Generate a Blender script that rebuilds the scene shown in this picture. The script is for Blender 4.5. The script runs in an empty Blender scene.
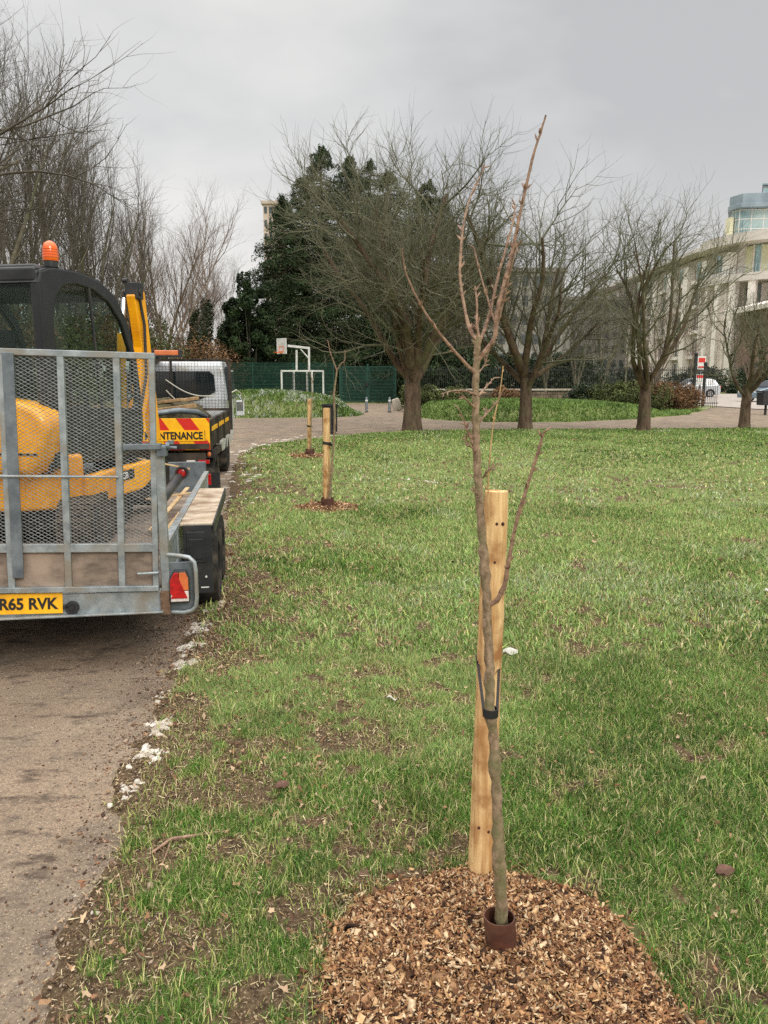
import bpy, bmesh, math, random
import numpy as np
from mathutils import Vector, Matrix, noise as mnoise
R = math.radians
scene = bpy.context.scene
col = scene.collection
# ---------------------------------------------------------------- camera
F_PX, PITCH, EYE = 769.0, R(9.96), 1.6
cam = bpy.data.cameras.new('camera'); camo = bpy.data.objects.new('camera', cam); col.objects.link(camo)
cam.sensor_fit = 'VERTICAL'; cam.sensor_height = 24; cam.lens = F_PX / 1024 * 24
cam.clip_start = 0.05; cam.clip_end = 3000
camo.location = (0, 0, EYE); camo.rotation_euler = (math.pi / 2 - PITCH, 0, 0)
scene.camera = camo
# ---------------------------------------------------------------- sky and sun (overcast)
SUN_EL, SUN_AZ = R(32), R(150)         # azimuth clockwise from +Y: the light comes from behind and to the right
world = bpy.data.worlds.new('World'); scene.world = world; world.use_nodes = True
nt = world.node_tree; nt.nodes.clear()
def N(t, **k):
    n = nt.nodes.new(t)
    for a, v in k.items(): setattr(n, a, v)
    return n
L = lambda a, b: nt.links.new(a, b)
out = N('ShaderNodeOutputWorld'); bg = N('ShaderNodeBackground'); L(bg.outputs[0], out.inputs[0])
sky = N('ShaderNodeTexSky', sky_type='NISHITA'); sky.sun_disc = False
sky.sun_elevation = SUN_EL; sky.sun_rotation = SUN_AZ
bg.inputs[1].default_value = 0.12
tc = N('ShaderNodeTexCoord'); sep = N('ShaderNodeSeparateXYZ'); L(tc.outputs['Generated'], sep.inputs[0])
# project the view direction on a cloud layer: (x, y) / (z + k)
az = N('ShaderNodeMath', operation='ADD'); L(sep.outputs[2], az.inputs[0]); az.inputs[1].default_value = 0.28
dx = N('ShaderNodeMath', operation='DIVIDE'); L(sep.outputs[0], dx.inputs[0]); L(az.outputs[0], dx.inputs[1])
dy = N('ShaderNodeMath', operation='DIVIDE'); L(sep.outputs[1], dy.inputs[0]); L(az.outputs[0], dy.inputs[1])
cmb = N('ShaderNodeCombineXYZ'); L(dx.outputs[0], cmb.inputs[0]); L(dy.outputs[0], cmb.inputs[1]); cmb.inputs[2].default_value = 9.4
nz = N('ShaderNodeTexNoise'); L(cmb.outputs[0], nz.inputs['Vector'])
nz.inputs['Scale'].default_value = 1.15; nz.inputs['Detail'].default_value = 5; nz.inputs['Roughness'].default_value = 0.5; nz.inputs['Distortion'].default_value = 0.25
# brighter towards the left of the view, greyer to the right
gx = N('ShaderNodeMath', operation='MULTIPLY'); L(sep.outputs[0], gx.inputs[0]); gx.inputs[1].default_value = -0.30
gs = N('ShaderNodeMath', operation='ADD'); L(nz.outputs[0], gs.inputs[0]); L(gx.outputs[0], gs.inputs[1])
cr = N('ShaderNodeValToRGB'); L(gs.outputs[0], cr.inputs[0])
cr.color_ramp.elements[0].position = 0.34; cr.color_ramp.elements[0].color = (4.35, 4.38, 4.42, 1)
cr.color_ramp.elements[1].position = 0.63; cr.color_ramp.elements[1].color = (6.8, 6.7, 6.5, 1)
# overcast: zenith brighter than the horizon
zr = N('ShaderNodeMapRange', interpolation_type='SMOOTHSTEP'); L(sep.outputs[2], zr.inputs[0])
zr.inputs[1].default_value = 0.42; zr.inputs[2].default_value = 0.95; zr.inputs[3].default_value = 1.0; zr.inputs[4].default_value = 3.9
vm = N('ShaderNodeVectorMath', operation='SCALE'); L(cr.outputs[0], vm.inputs[0]); L(zr.outputs[0], vm.inputs['Scale'])
# warm pale band just above the horizon
hz = N('ShaderNodeMapRange', interpolation_type='SMOOTHSTEP'); L(sep.outputs[2], hz.inputs[0])
hz.inputs[1].default_value = 0.30; hz.inputs[2].default_value = 0.02; hz.inputs[3].default_value = 0.0; hz.inputs[4].default_value = 0.75
hm = N('ShaderNodeMixRGB'); L(hz.outputs[0], hm.inputs[0]); L(vm.outputs[0], hm.inputs[1]); hm.inputs[2].default_value = (6.3, 6.0, 5.7, 1)
mx = N('ShaderNodeMixRGB'); mx.inputs[0].default_value = 0.94; L(sky.outputs[0], mx.inputs[1]); L(hm.outputs[0], mx.inputs[2])
L(mx.outputs[0], bg.inputs[0])
sun = bpy.data.lights.new('sun', 'SUN'); sun.energy = 1.5; sun.angle = R(20); sun.color = (1.0, 0.95, 0.87)
suno = bpy.data.objects.new('sun', sun); col.objects.link(suno)
sd = Vector((math.sin(SUN_AZ) * math.cos(SUN_EL), math.cos(SUN_AZ) * math.cos(SUN_EL), math.sin(SUN_EL)))
suno.rotation_euler = sd.to_track_quat('Z', 'Y').to_euler()
scene.view_settings.view_transform = 'Standard'; scene.view_settings.look = 'None'
scene.view_settings.exposure = 0.12; scene.view_settings.gamma = 1
scene.view_settings.use_curve_mapping = False
scene.render.engine = 'CYCLES'
scene.cycles.max_bounces = 6; scene.cycles.transparent_max_bounces = 12
scene.cycles.use_denoising = False

# ---------------------------------------------------------------- helpers
rng = np.random.default_rng(7)
random.seed(7)
def s2l(c):
    return tuple(((v / 255) / 12.92 if v <= 10 else ((v / 255 + 0.055) / 1.055) ** 2.4) for v in c)
def ray(px, py):
    a = (px - 384) / F_PX; b = -(py - 512) / F_PX
    return np.array([a, math.cos(PITCH) + b * math.sin(PITCH), -math.sin(PITCH) + b * math.cos(PITCH)])
def G(px, py, z=0.0):                     # measured point of the photograph -> ground position
    r = ray(px, py); t = (z - EYE) / r[2]; p = r * t; return np.array([p[0], p[1], z])
def W(px, py, Y):                         # measured point at a known distance
    r = ray(px, py); t = Y / r[1]; return np.array([r[0] * t, Y, EYE + r[2] * t])
def hash2(ix, iy, s):
    h = (ix.astype(np.int64) * 374761393 + iy.astype(np.int64) * 668265263 + s * 1442695041) & 0xffffffff
    h = ((h ^ (h >> 13)) * 1274126177) & 0xffffffff
    h = (h ^ (h >> 16)) & 0xffffffff
    return h / 4294967295.0
def vn(x, y, s=0):
    x = np.asarray(x, float); y = np.asarray(y, float)
    ix = np.floor(x); iy = np.floor(y); fx = x - ix; fy = y - iy
    fx = fx * fx * (3 - 2 * fx); fy = fy * fy * (3 - 2 * fy)
    a = hash2(ix, iy, s); b = hash2(ix + 1, iy, s); c = hash2(ix, iy + 1, s); d = hash2(ix + 1, iy + 1, s)
    return (a * (1 - fx) + b * fx) * (1 - fy) + (c * (1 - fx) + d * fx) * fy
def fbm(x, y, s=0, o=4, g=0.5):
    v = 0; a = 1; t = 0; f = 1
    for k in range(o):
        v = v + a * vn(np.asarray(x) * f + 17.3 * k, np.asarray(y) * f - 9.1 * k, s + k); t += a; a *= g; f *= 2.03
    return v / t
def sstep(a, b, x):
    t = np.clip((x - a) / (b - a), 0, 1); return t * t * (3 - 2 * t)

def mesh_np(name, V, FL, mat, parent=None, colors=None, smooth=False):
    """V (n,3); FL list of index arrays (m,k), one for each polygon size; colors (n,3) point colours"""
    me = bpy.data.meshes.new(name); V = np.asarray(V, np.float32)
    me.vertices.add(len(V)); me.vertices.foreach_set('co', V.ravel())
    nl = sum(f.size for f in FL); npoly = sum(len(f) for f in FL)
    me.loops.add(nl); me.polygons.add(npoly)
    me.loops.foreach_set('vertex_index', np.concatenate([f.ravel() for f in FL]).astype(np.int32))
    st = []; c = 0
    for f in FL:
        st.append(c + np.arange(len(f)) * f.shape[1]); c += f.size
    me.polygons.foreach_set('loop_start', np.concatenate(st).astype(np.int32))
    me.update(calc_edges=True)
    if smooth: me.polygons.foreach_set('use_smooth', np.ones(npoly, bool))
    if colors is not None:
        at = me.color_attributes.new('tint', 'FLOAT_COLOR', 'POINT')
        cc = np.ones((len(V), 4), np.float32); cc[:, :3] = colors; at.data.foreach_set('color', cc.ravel())
    if mat: me.materials.append(mat)
    o = bpy.data.objects.new(name, me); col.objects.link(o)
    if parent: o.parent = parent
    return o
class MB:
    def __init__(s): s.v = []; s.f = []
    def add(s, vs, fs, M=None):
        b = len(s.v)
        s.v += [tuple(M @ Vector(v)) if M is not None else tuple(v) for v in vs]
        s.f += [tuple(i + b for i in f) for f in fs]; return s
    def box(s, c, d, rot=None, taper=None):
        x, y, z = [q / 2 for q in d]; t = taper or (1, 1)
        vs = [(-x, -y, -z), (x, -y, -z), (x, y, -z), (-x, y, -z)] + [(-x * t[0], -y * t[1], z), (x * t[0], -y * t[1], z), (x * t[0], y * t[1], z), (-x * t[0], y * t[1], z)]
        M = Matrix.Translation(c)
        if rot is not None: M = M @ (rot if isinstance(rot, Matrix) else Matrix.Rotation(rot, 4, 'Z'))
        return s.add(vs, [(0, 3, 2, 1), (4, 5, 6, 7), (0, 1, 5, 4), (1, 2, 6, 5), (2, 3, 7, 6), (3, 0, 4, 7)], M)
    def bar(s, p0, p1, w, h, up=(0, 0, 1)):
        p0 = Vector(p0); p1 = Vector(p1); d = p1 - p0; l = d.length
        if l < 1e-6: return s
        d.normalize(); u = Vector(up)
        if abs(d.dot(u)) > 0.98: u = Vector((0, 1, 0)) if abs(d.y) < .9 else Vector((1, 0, 0))
        x = d.cross(u).normalized(); z = x.cross(d).normalized()
        M = Matrix((( x.x, d.x, z.x, 0), (x.y, d.y, z.y, 0), (x.z, d.z, z.z, 0), (0, 0, 0, 1)))
        return s.box((0, 0, 0), (w, l, h), Matrix.Translation((p0 + p1) / 2) @ M)
    def tube(s, pts, r, n=8, cap=True):
        pts = [Vector(p) for p in pts]; k = len(pts)
        r = r if hasattr(r, '__len__') else [r] * k
        t0 = (pts[1] - pts[0]).normalized(); u = t0.orthogonal().normalized(); vs = []; 
        for i, p in enumerate(pts):
            t = (pts[min(i + 1, k - 1)] - pts[max(i - 1, 0)]).normalized()
            u = (u - t * u.dot(t)).normalized(); w = t.cross(u)
            for j in range(n):
                a = 2 * math.pi * j / n; vs.append(p + (u * math.cos(a) + w * math.sin(a)) * r[i])
        fs = [(i * n + j, i * n + (j + 1) % n, (i + 1) * n + (j + 1) % n, (i + 1) * n + j) for i in range(k - 1) for j in range(n)]
        if cap: fs += [tuple(range(n))[::-1], tuple((k - 1) * n + j for j in range(n))]
        return s.add(vs, fs)
    def cyl(s, p0, p1, r, n=20, r1=None): return s.tube([p0, p1], [r, r if r1 is None else r1], n)
    def ring(s, c, axis, R0, R1, w, n=28):      # annular solid about a unit axis
        c = Vector(c); a = Vector(axis).normalized(); u = a.orthogonal().normalized(); v = a.cross(u); vs = []
        for j in range(n):
            t = 2 * math.pi * j / n; d = u * math.cos(t) + v * math.sin(t)
            vs += [c + d * R0 - a * w / 2, c + d * R1 - a * w / 2, c + d * R1 + a * w / 2, c + d * R0 + a * w / 2]
        fs = []
        for j in range(n):
            b = 4 * j; e = 4 * ((j + 1) % n)
            for q in range(4): fs.append((b + q, b + (q + 1) % 4, e + (q + 1) % 4, e + q))
        return s.add(vs, fs)
    def prism(s, pts, axis, a, b):              # pts 2D polygon; axis 'x','y','z' extruded from a to b
        n = len(pts)
        mk = {'x': lambda p, q: (q, p[0], p[1]), 'y': lambda p, q: (p[0], q, p[1]), 'z': lambda p, q: (p[0], p[1], q)}[axis]
        vs = [mk(p, a) for p in pts] + [mk(p, b) for p in pts]
        return s.add(vs, [tuple(range(n))[::-1], tuple(range(n, 2 * n))] + [(i, (i + 1) % n, n + (i + 1) % n, n + i) for i in range(n)])
    def ball(s, c, r, nu=14, nv=9, p=1.0):
        r = r if hasattr(r, '__len__') else (r, r, r); vs = []
        sp = lambda q: math.copysign(abs(q) ** p, q)
        for i in range(nv + 1):
            ph = -math.pi / 2 + math.pi * i / nv
            for j in range(nu):
                th = 2 * math.pi * j / nu
                vs.append((c[0] + r[0] * sp(math.cos(ph)) * sp(math.cos(th)), c[1] + r[1] * sp(math.cos(ph)) * sp(math.sin(th)), c[2] + r[2] * sp(math.sin(ph))))
        return s.add(vs, [(i * nu + j, i * nu + (j + 1) % nu, (i + 1) * nu + (j + 1) % nu, (i + 1) * nu + j) for i in range(nv) for j in range(nu)])
    def build(s, name, mat, parent=None, bevel=0, smooth=False, seg=2):
        me = bpy.data.meshes.new(name); me.from_pydata([tuple(v) for v in s.v], [], s.f)
        bm = bmesh.new(); bm.from_mesh(me); bmesh.ops.remove_doubles(bm, verts=bm.verts, dist=1e-6)
        bmesh.ops.recalc_face_normals(bm, faces=bm.faces); bm.to_mesh(me); bm.free()
        if mat: me.materials.append(mat)
        o = bpy.data.objects.new(name, me); col.objects.link(o)
        if parent: o.parent = parent
        if smooth:
            me.polygons.foreach_set('use_smooth', np.ones(len(me.polygons), bool))
            me.set_sharp_from_angle(angle=R(38))
        if bevel:
            b = o.modifiers.new('bevel', 'BEVEL'); b.width = bevel; b.segments = seg; b.limit_method = 'ANGLE'; b.angle_limit = R(35)
        return o
def empty(name, loc=(0, 0, 0), rz=0.0, rx=0, ry=0):
    o = bpy.data.objects.new(name, None); o.empty_display_size = 0.1; o.location = loc; o.rotation_euler = (rx, ry, rz); col.objects.link(o); return o
def tag(o, label=None, cat=None, group=None, kind=None):
    if label: o['label'] = label
    if cat: o['category'] = cat
    if group: o['group'] = group
    if kind: o['kind'] = kind
    return o
def copy_tree(o, parent=None):
    c = o.copy(); col.objects.link(c); c.parent = parent
    for ch in list(o.children): copy_tree(ch, c)
    return c

# ---------------------------------------------------------------- materials
def pm(name, c1, c2=None, scale=8.0, rough=0.7, metal=0.0, bump=0.0, bscale=None, detail=5, lo=0.35, hi=0.65, attr=False,
       c3=None, s3=1.0, stretch=None, coat=0, spec=None, trans=0, alpha=1):
    m = bpy.data.materials.new(name); m.use_nodes = True; t = m.node_tree; t.nodes.clear()
    def n(k, **q):
        x = t.nodes.new(k)
        for a, v in q.items(): setattr(x, a, v)
        return x
    o = n('ShaderNodeOutputMaterial'); b = n('ShaderNodeBsdfPrincipled'); t.links.new(b.outputs[0], o.inputs[0])
    b.inputs['Roughness'].default_value = rough; b.inputs['Metallic'].default_value = metal
    if coat: b.inputs['Coat Weight'].default_value = coat; b.inputs['Coat Roughness'].default_value = 0.08
    if spec is None: spec = .2 if rough >= .7 else .5
    if True: b.inputs['Specular IOR Level'].default_value = spec
    if trans: b.inputs['Transmission Weight'].default_value = trans
    c1 = s2l(c1) + (1,); c2 = s2l(c2) + (1,) if c2 else c1
    tcn = n('ShaderNodeTexCoord'); vec = tcn.outputs['Object']
    if stretch:
        mp = n('ShaderNodeMapping'); mp.inputs['Scale'].default_value = stretch; t.links.new(vec, mp.inputs[0]); vec = mp.outputs[0]
    nz = n('ShaderNodeTexNoise'); nz.inputs['Scale'].default_value = scale; nz.inputs['Detail'].default_value = detail; nz.inputs['Roughness'].default_value = 0.62
    t.links.new(vec, nz.inputs['Vector'])
    mr = n('ShaderNodeMapRange'); mr.inputs[1].default_value = lo; mr.inputs[2].default_value = hi; t.links.new(nz.outputs[0], mr.inputs[0])
    mix = n('ShaderNodeMixRGB'); t.links.new(mr.outputs[0], mix.inputs[0]); mix.inputs[1].default_value = c1; mix.inputs[2].default_value = c2
    last = mix.outputs[0]
    if c3:
        n3 = n('ShaderNodeTexNoise'); n3.inputs['Scale'].default_value = s3; n3.inputs['Detail'].default_value = 4; t.links.new(tcn.outputs['Object'], n3.inputs['Vector'])
        m3 = n('ShaderNodeMapRange'); m3.inputs[1].default_value = 0.48; m3.inputs[2].default_value = 0.68; t.links.new(n3.outputs[0], m3.inputs[0])
        x3 = n('ShaderNodeMixRGB'); t.links.new(m3.outputs[0], x3.inputs[0]); t.links.new(last, x3.inputs[1]); x3.inputs[2].default_value = s2l(c3) + (1,); last = x3.outputs[0]
    if attr:
        at = n('ShaderNodeAttribute'); at.attribute_name = 'tint'
        ml = n('ShaderNodeMixRGB', blend_type='MULTIPLY'); ml.inputs[0].default_value = 1; t.links.new(last, ml.inputs[1]); t.links.new(at.outputs['Color'], ml.inputs[2]); last = ml.outputs[0]
    t.links.new(last, b.inputs['Base Color'])
    if bump:
        nb = n('ShaderNodeTexNoise'); nb.inputs['Scale'].default_value = bscale or scale * 3; nb.inputs['Detail'].default_value = 6; t.links.new(vec, nb.inputs['Vector'])
        bp = n('ShaderNodeBump'); bp.inputs['Strength'].default_value = 1; bp.inputs['Distance'].default_value = bump; t.links.new(nb.outputs[0], bp.inputs['Height']); t.links.new(bp.outputs[0], b.inputs['Normal'])
    return m
def glassy(name, c, rough=0.05, alpha=0.5):      # tinted pane: partly mirrors the surroundings, partly shows what is behind
    m = bpy.data.materials.new(name); m.use_nodes = True; t = m.node_tree; t.nodes.clear()
    o = t.nodes.new('ShaderNodeOutputMaterial'); b = t.nodes.new('ShaderNodeBsdfPrincipled'); tr = t.nodes.new('ShaderNodeBsdfTransparent'); mx = t.nodes.new('ShaderNodeMixShader')
    b.inputs['Base Color'].default_value = s2l(c) + (1,); b.inputs['Roughness'].default_value = rough; b.inputs['Specular IOR Level'].default_value = 0.8
    tr.inputs[0].default_value = (0.92, 0.975, 0.95, 1); mx.inputs[0].default_value = alpha
    t.links.new(tr.outputs[0], mx.inputs[1]); t.links.new(b.outputs[0], mx.inputs[2]); t.links.new(mx.outputs[0], o.inputs[0]); return m
M = {}
M['galv'] = pm('galvanised_steel', (172, 180, 182), (132, 140, 143), 14, 0.5, 0.55, 0.0006, 60, c3=(150, 142, 128), s3=5)
M['galv_dark'] = pm('weathered_steel', (128, 137, 142), (96, 104, 110), 10, 0.5, 0.5, 0.0006, 50)
M['mesh'] = pm('mesh_steel', (168, 172, 170), (120, 124, 124), 30, 0.5, 0.3)
M['ply'] = pm('ramp_plywood', (142, 126, 112), (104, 92, 82), 9, 0.85, 0, 0.001, 60, c3=(160, 142, 126), s3=4, stretch=(1, 1, 2.5))
M['wooddirty'] = pm('dusty_board', (205, 190, 170), (165, 145, 122), 9, 0.85, 0, 0.001, 40, c3=(140, 118, 96), s3=6)
M['black'] = pm('black_plastic', (30, 32, 35), (42, 44, 46), 12, 0.5, 0, 0.0005, 80, c3=(62, 58, 54), s3=5)
M['cabblack'] = pm('cab_black_paint', (27, 29, 32), (36, 38, 41), 6, 0.38, 0.1, 0, c3=(48, 49, 50), s3=3)
M['rubber'] = pm('tyre_rubber', (32, 32, 32), (52, 49, 45), 10, 0.85, 0, 0.001, 60, c3=(88, 80, 70), s3=7)
M['mud'] = pm('muddy_track_rubber', (58, 50, 44), (96, 84, 72), 9, 0.95, 0, 0.004, 40)
M['yellow'] = pm('yellow_paint', (255, 180, 8), (246, 164, 6), 5, 0.38, 0, 0.0, c3=(214, 140, 22), s3=3, coat=0.3)
M['orange'] = pm('orange_lens', (240, 112, 22), (228, 92, 14), 10, 0.25, 0, 0, coat=0.5)
M['amber'] = pm('amber_lens', (222, 122, 66), (200, 104, 54), 10, 0.3, 0, 0, coat=0.5)
M['red'] = pm('red_lens', (196, 18, 22), (150, 10, 16), 40, 0.25, 0, 0, coat=0.6)
M['redflat'] = pm('red_reflective', (214, 46, 30), (196, 36, 26), 8, 0.45)
M['yelflat'] = pm('yellow_reflective', (250, 190, 20), (240, 172, 16), 8, 0.45)
M['plate'] = pm('plate_yellow', (250, 190, 24), (232, 166, 22), 9, 0.4, c3=(205, 150, 40), s3=6)
M['whitelens'] = pm('clear_lens', (232, 226, 218), (205, 190, 185), 30, 0.25, 0, 0, coat=0.5)
M['white'] = pm('white_paint', (216, 219, 222), (198, 202, 205), 4, 0.35, 0, 0, c3=(176, 172, 164), s3=2.5, coat=0.3)
M['ink'] = pm('black_lettering', (18, 18, 20), (26, 24, 22), 20, 0.6)
M['decal'] = pm('white_decal', (225, 225, 220), (205, 205, 200), 20, 0.5)
M['chrome'] = pm('chromed_rod', (215, 218, 220), (190, 194, 198), 12, 0.2, 0.9)
M['glass'] = glassy('cab_glass', (30, 50, 42), 0.03, 0.16)
M['glassdark'] = glassy('vehicle_glass', (30, 38, 42), 0.05, 0.9)
M['truckdark'] = pm('dark_truck_metal', (42, 40, 38), (66, 60, 54), 7, 0.7, 0.2, 0.001, 30, c3=(92, 80, 68), s3=3)
M['seat'] = pm('black_seat', (34, 34, 36), (46, 46, 48), 14, 0.8)
M['logs'] = pm('split_timber', (176, 146, 108), (122, 96, 68), 14, 0.85, 0, 0.003, 40, stretch=(1, 1, 1))
M['paleWood'] = pm('fresh_wood_strip', (214, 188, 148), (190, 158, 116), 12, 0.8)
M['rope'] = pm('pale_rope', (205, 200, 186), (180, 174, 160), 60, 0.9)
M['stake'] = pm('peeled_pine_stake', (232, 198, 144), (184, 138, 88), 26, 0.8, 0, 0.006, 46, stretch=(1.6, 1.6, 0.14), c3=(158, 112, 70), s3=11, lo=0.36, hi=0.64)
M['bark_s'] = pm('sapling_bark', (164, 140, 116), (106, 90, 68), 60, 0.75, 0, 0.003, 110, stretch=(1, 1, 0.7), c3=(112, 110, 76), s3=14)
M['twig_s'] = pm('reddish_twig_bark', (168, 136, 112), (108, 82, 66), 70, 0.65, 0, 0.0008, 120)
M['palecane'] = pm('pale_shoot', (196, 164, 118), (170, 136, 90), 30, 0.7)
M['bud'] = pm('dark_bud', (84, 52, 44), (62, 40, 34), 60, 0.7)
M['guard'] = pm('brown_tree_guard', (88, 50, 36), (62, 36, 28), 16, 0.6, 0, 0.001, 90, c3=(104, 70, 54), s3=14)
M['strap'] = pm('black_rubber_tie', (24, 24, 27), (34, 34, 36), 30, 0.6)
M['barkA'] = pm('park_tree_bark', (112, 94, 78), (66, 54, 44), 5, 0.95, 0, 0.02, 9, stretch=(1.6, 1.6, 0.5), c3=(98, 96, 68), s3=1.6)
M['twigA'] = pm('green_brown_twigs', (122, 120, 98), (92, 92, 74), 3, 0.9)
M['barkL'] = pm('woodland_bark', (124, 118, 100), (88, 82, 70), 3, 0.95, 0, 0.01, 8, c3=(84, 88, 62), s3=0.8)
M['twigL'] = pm('woodland_twigs', (108, 101, 90), (80, 75, 68), 2, 0.9)
M['barkpale'] = pm('pale_woodland_bark', (138, 124, 108), (102, 90, 78), 3, 0.95, 0, 0.01, 8)
M['twigpale'] = pm('pale_woodland_twigs', (134, 116, 104), (104, 90, 80), 2, 0.9)
M['leafdark'] = pm('evergreen_leaf', (56, 72, 42), (32, 46, 28), 1.2, 0.7, attr=True)
M['leafivy'] = pm('ivy_leaf', (52, 64, 36), (34, 46, 26), 2, 0.6, attr=True)
M['leafbrown'] = pm('dry_shrub_leaf', (128, 98, 70), (92, 72, 52), 1.5, 0.85, attr=True)
M['shrubgreen'] = pm('shrub_leaf', (92, 98, 58), (66, 74, 42), 1.5, 0.8, attr=True)
M['blade'] = pm('grass_blade', (255, 255, 255), (225, 225, 225), 3, 0.62, attr=True, spec=0.25)
M['litter'] = pm('dead_leaf', (255, 255, 255), (215, 215, 215), 30, 0.8, attr=True)
M['chip'] = pm('wood_chip', (255, 255, 255), (214, 204, 196), 60, 0.85, attr=True)
M['soilheap'] = pm('mulch_base', (104, 72, 50), (62, 42, 30), 45, 0.95, 0, 0.01, 60)
M['snow'] = pm('old_snow', (220, 214, 204), (186, 176, 162), 20, 0.75, 0, 0.006, 60, c3=(160, 146, 128), s3=14)
M['clod'] = pm('dry_clod', (122, 92, 80), (88, 66, 56), 26, 0.95, 0, 0.006, 50)
M['paper'] = pm('paper_scrap', (196, 194, 186), (176, 172, 160), 20, 0.8)
M['greenfence'] = pm('green_coated_steel', (20, 72, 58), (16, 58, 48), 3, 0.55)
M['goalwhite'] = pm('white_goal_paint', (222, 222, 218), (196, 196, 190), 4, 0.5)
M['stonewall'] = pm('rubble_stone', (138, 122, 104), (92, 82, 70), 3.2, 0.95, 0, 0.03, 5, c3=(74, 72, 52), s3=0.9)
M['coping'] = pm('stone_coping', (190, 180, 164), (158, 148, 132), 3, 0.9)
M['concretebin'] = pm('dark_bin', (38, 38, 40), (50, 50, 50), 6, 0.6)
M['iron'] = pm('black_iron', (30, 32, 32), (44, 44, 42), 6, 0.6, 0.2)

# ---------------------------------------------------------------- ground
# outline of the tarmac, measured on the ground: right-hand (lawn) edge of the near path, then the far lawn edge
lawn_edge = [(-0.80, -4.0), (-0.80, 1.0), (-0.82, 1.69), (-0.87, 2.12), (-0.96, 2.72), (-1.03, 3.17), (-1.13, 4.2), (-1.24, 5.16), (-1.58, 7.5), (-2.02, 10.03),
             (-2.6, 13.35), (-3.0, 16.3), (-2.95, 17.8), (-2.56, 18.92), (-1.46, 20.84), (-0.4, 22.1), (1.0, 23.2), (4.0, 23.75), (8, 23.9), (12, 24.3), (18.5, 26.6), (26, 31.5), (34, 39), (60, 60)]
def edge_x(y):       # lawn edge x of the near path for y < 17
    ys = [p[1] for p in lawn_edge[:12]]; xs = [p[0] for p in lawn_edge[:12]]; return np.interp(y, ys, xs)
def jag(pts, step, amp, fr, seed, closed=False):
    out = []; n = len(pts)
    for i in range(n if closed else n - 1):
        a = np.array(pts[i], float); b = np.array(pts[(i + 1) % n], float); d = b - a; l = np.hypot(*d); st = max(step, 0.012 * np.hypot(*a))
        k = max(1, int(l / st)); nrm = np.array([-d[1], d[0]]) / max(l, 1e-6)
        for j in range(k):
            p = a + d * j / k; sc = min(1, 0.3 + np.hypot(*p) * 0.08)
            out.append(tuple(p + nrm * amp * sc * 2 * (float(fbm(p[0] * fr, p[1] * fr, seed, 4, 0.6)) - 0.5)))
    if not closed: out.append(tuple(pts[-1]))
    return out
north = [(80, 78), (45, 58), (22, 45), (17.5, 41.5), (15.3, 37.0), (12.6, 32.8), (10.0, 30.0), (6.5, 27.6), (3.6, 27.8), (1.9, 29.2), (0.9, 32.0), (1.2, 36.5), (1.5, 47.9), (-2.4, 47.9),
         (-2.2, 38.5), (-0.9, 33.2), (-1.3, 31.6), (-3.0, 30.6), (-6.5, 30.4), (-9.5, 31.5), (-13.0, 34), (-13.6, 30), (-9.0, 26), (-7.2, 21), (-6.3, 15), (-5.4, 9), (-4.7, 4), (-4.4, -4)]
outline = jag(lawn_edge, 0.05, 0.16, 3.0, 3) + jag(north, 0.3, 0.25, 0.8, 5)
def inpoly(x, y, P):
    x = np.asarray(x); y = np.asarray(y); c = np.zeros(x.shape, bool); n = len(P); j = n - 1
    for i in range(n):
        xi, yi = P[i]; xj, yj = P[j]
        if yi != yj: c ^= ((yi > y) != (yj > y)) & (x < (xj - xi) * (y - yi) / (yj - yi) + xi)
        j = i
    return c
coarse = lawn_edge + north
def segdist(x, y, P, closed=True):
    d = np.full(np.shape(x), 1e9); n = len(P)
    for i in range(n if closed else n - 1):
        a = P[i]; b = P[(i + 1) % n]; dx = b[0] - a[0]; dy = b[1] - a[1]
        t = np.clip(((x - a[0]) * dx + (y - a[1]) * dy) / (dx * dx + dy * dy), 0, 1)
        d = np.minimum(d, np.hypot(x - a[0] - t * dx, y - a[1] - t * dy))
    return d
def hmound(x, y):
    m1 = np.clip(1 - (((x + 5.2) / 4.6) ** 2 + ((y - 33.8) / 3.3) ** 2), 0, 1) ** 0.7 * 0.95
    m2 = np.clip(1 - (((x - 5.6) / 6.6) ** 2 + ((y - 32.0) / 4.4) ** 2), 0, 1) ** 0.7 * 0.62
    return np.maximum(m1, m2)
def hground(x, y):
    x = np.asarray(x, float); y = np.asarray(y, float)
    inn = inpoly(x, y, coarse); d = segdist(x, y, coarse)
    near = np.exp(-(np.hypot(x, y) / 18) ** 2)
    lump = (fbm(x * 2.2, y * 2.2, 11, 3) - 0.5) * 0.05 + (fbm(x * 9, y * 9, 12, 2) - 0.5) * 0.018
    lawn = lump * near * sstep(0, 0.35, d) + 0.012 * sstep(0.05, 0.3, d)
    nearp = sstep(24, 15, y) * sstep(-2.6, -2.2, x + 0.16 * y) ; path = nearp * 0.022 - (0.03 + .022 * nearp) * sstep(0.0, 0.24, d + 0.26 * (fbm(x * 4.5, y * 4.5, 14, 4, .6) - 0.30))
    far = sstep(60, 200, np.hypot(x, y)) * 0
    return np.where(inn, path, lawn + 0.014 + hmound(x, y) * sstep(0, 1.1, d)) + far
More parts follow.
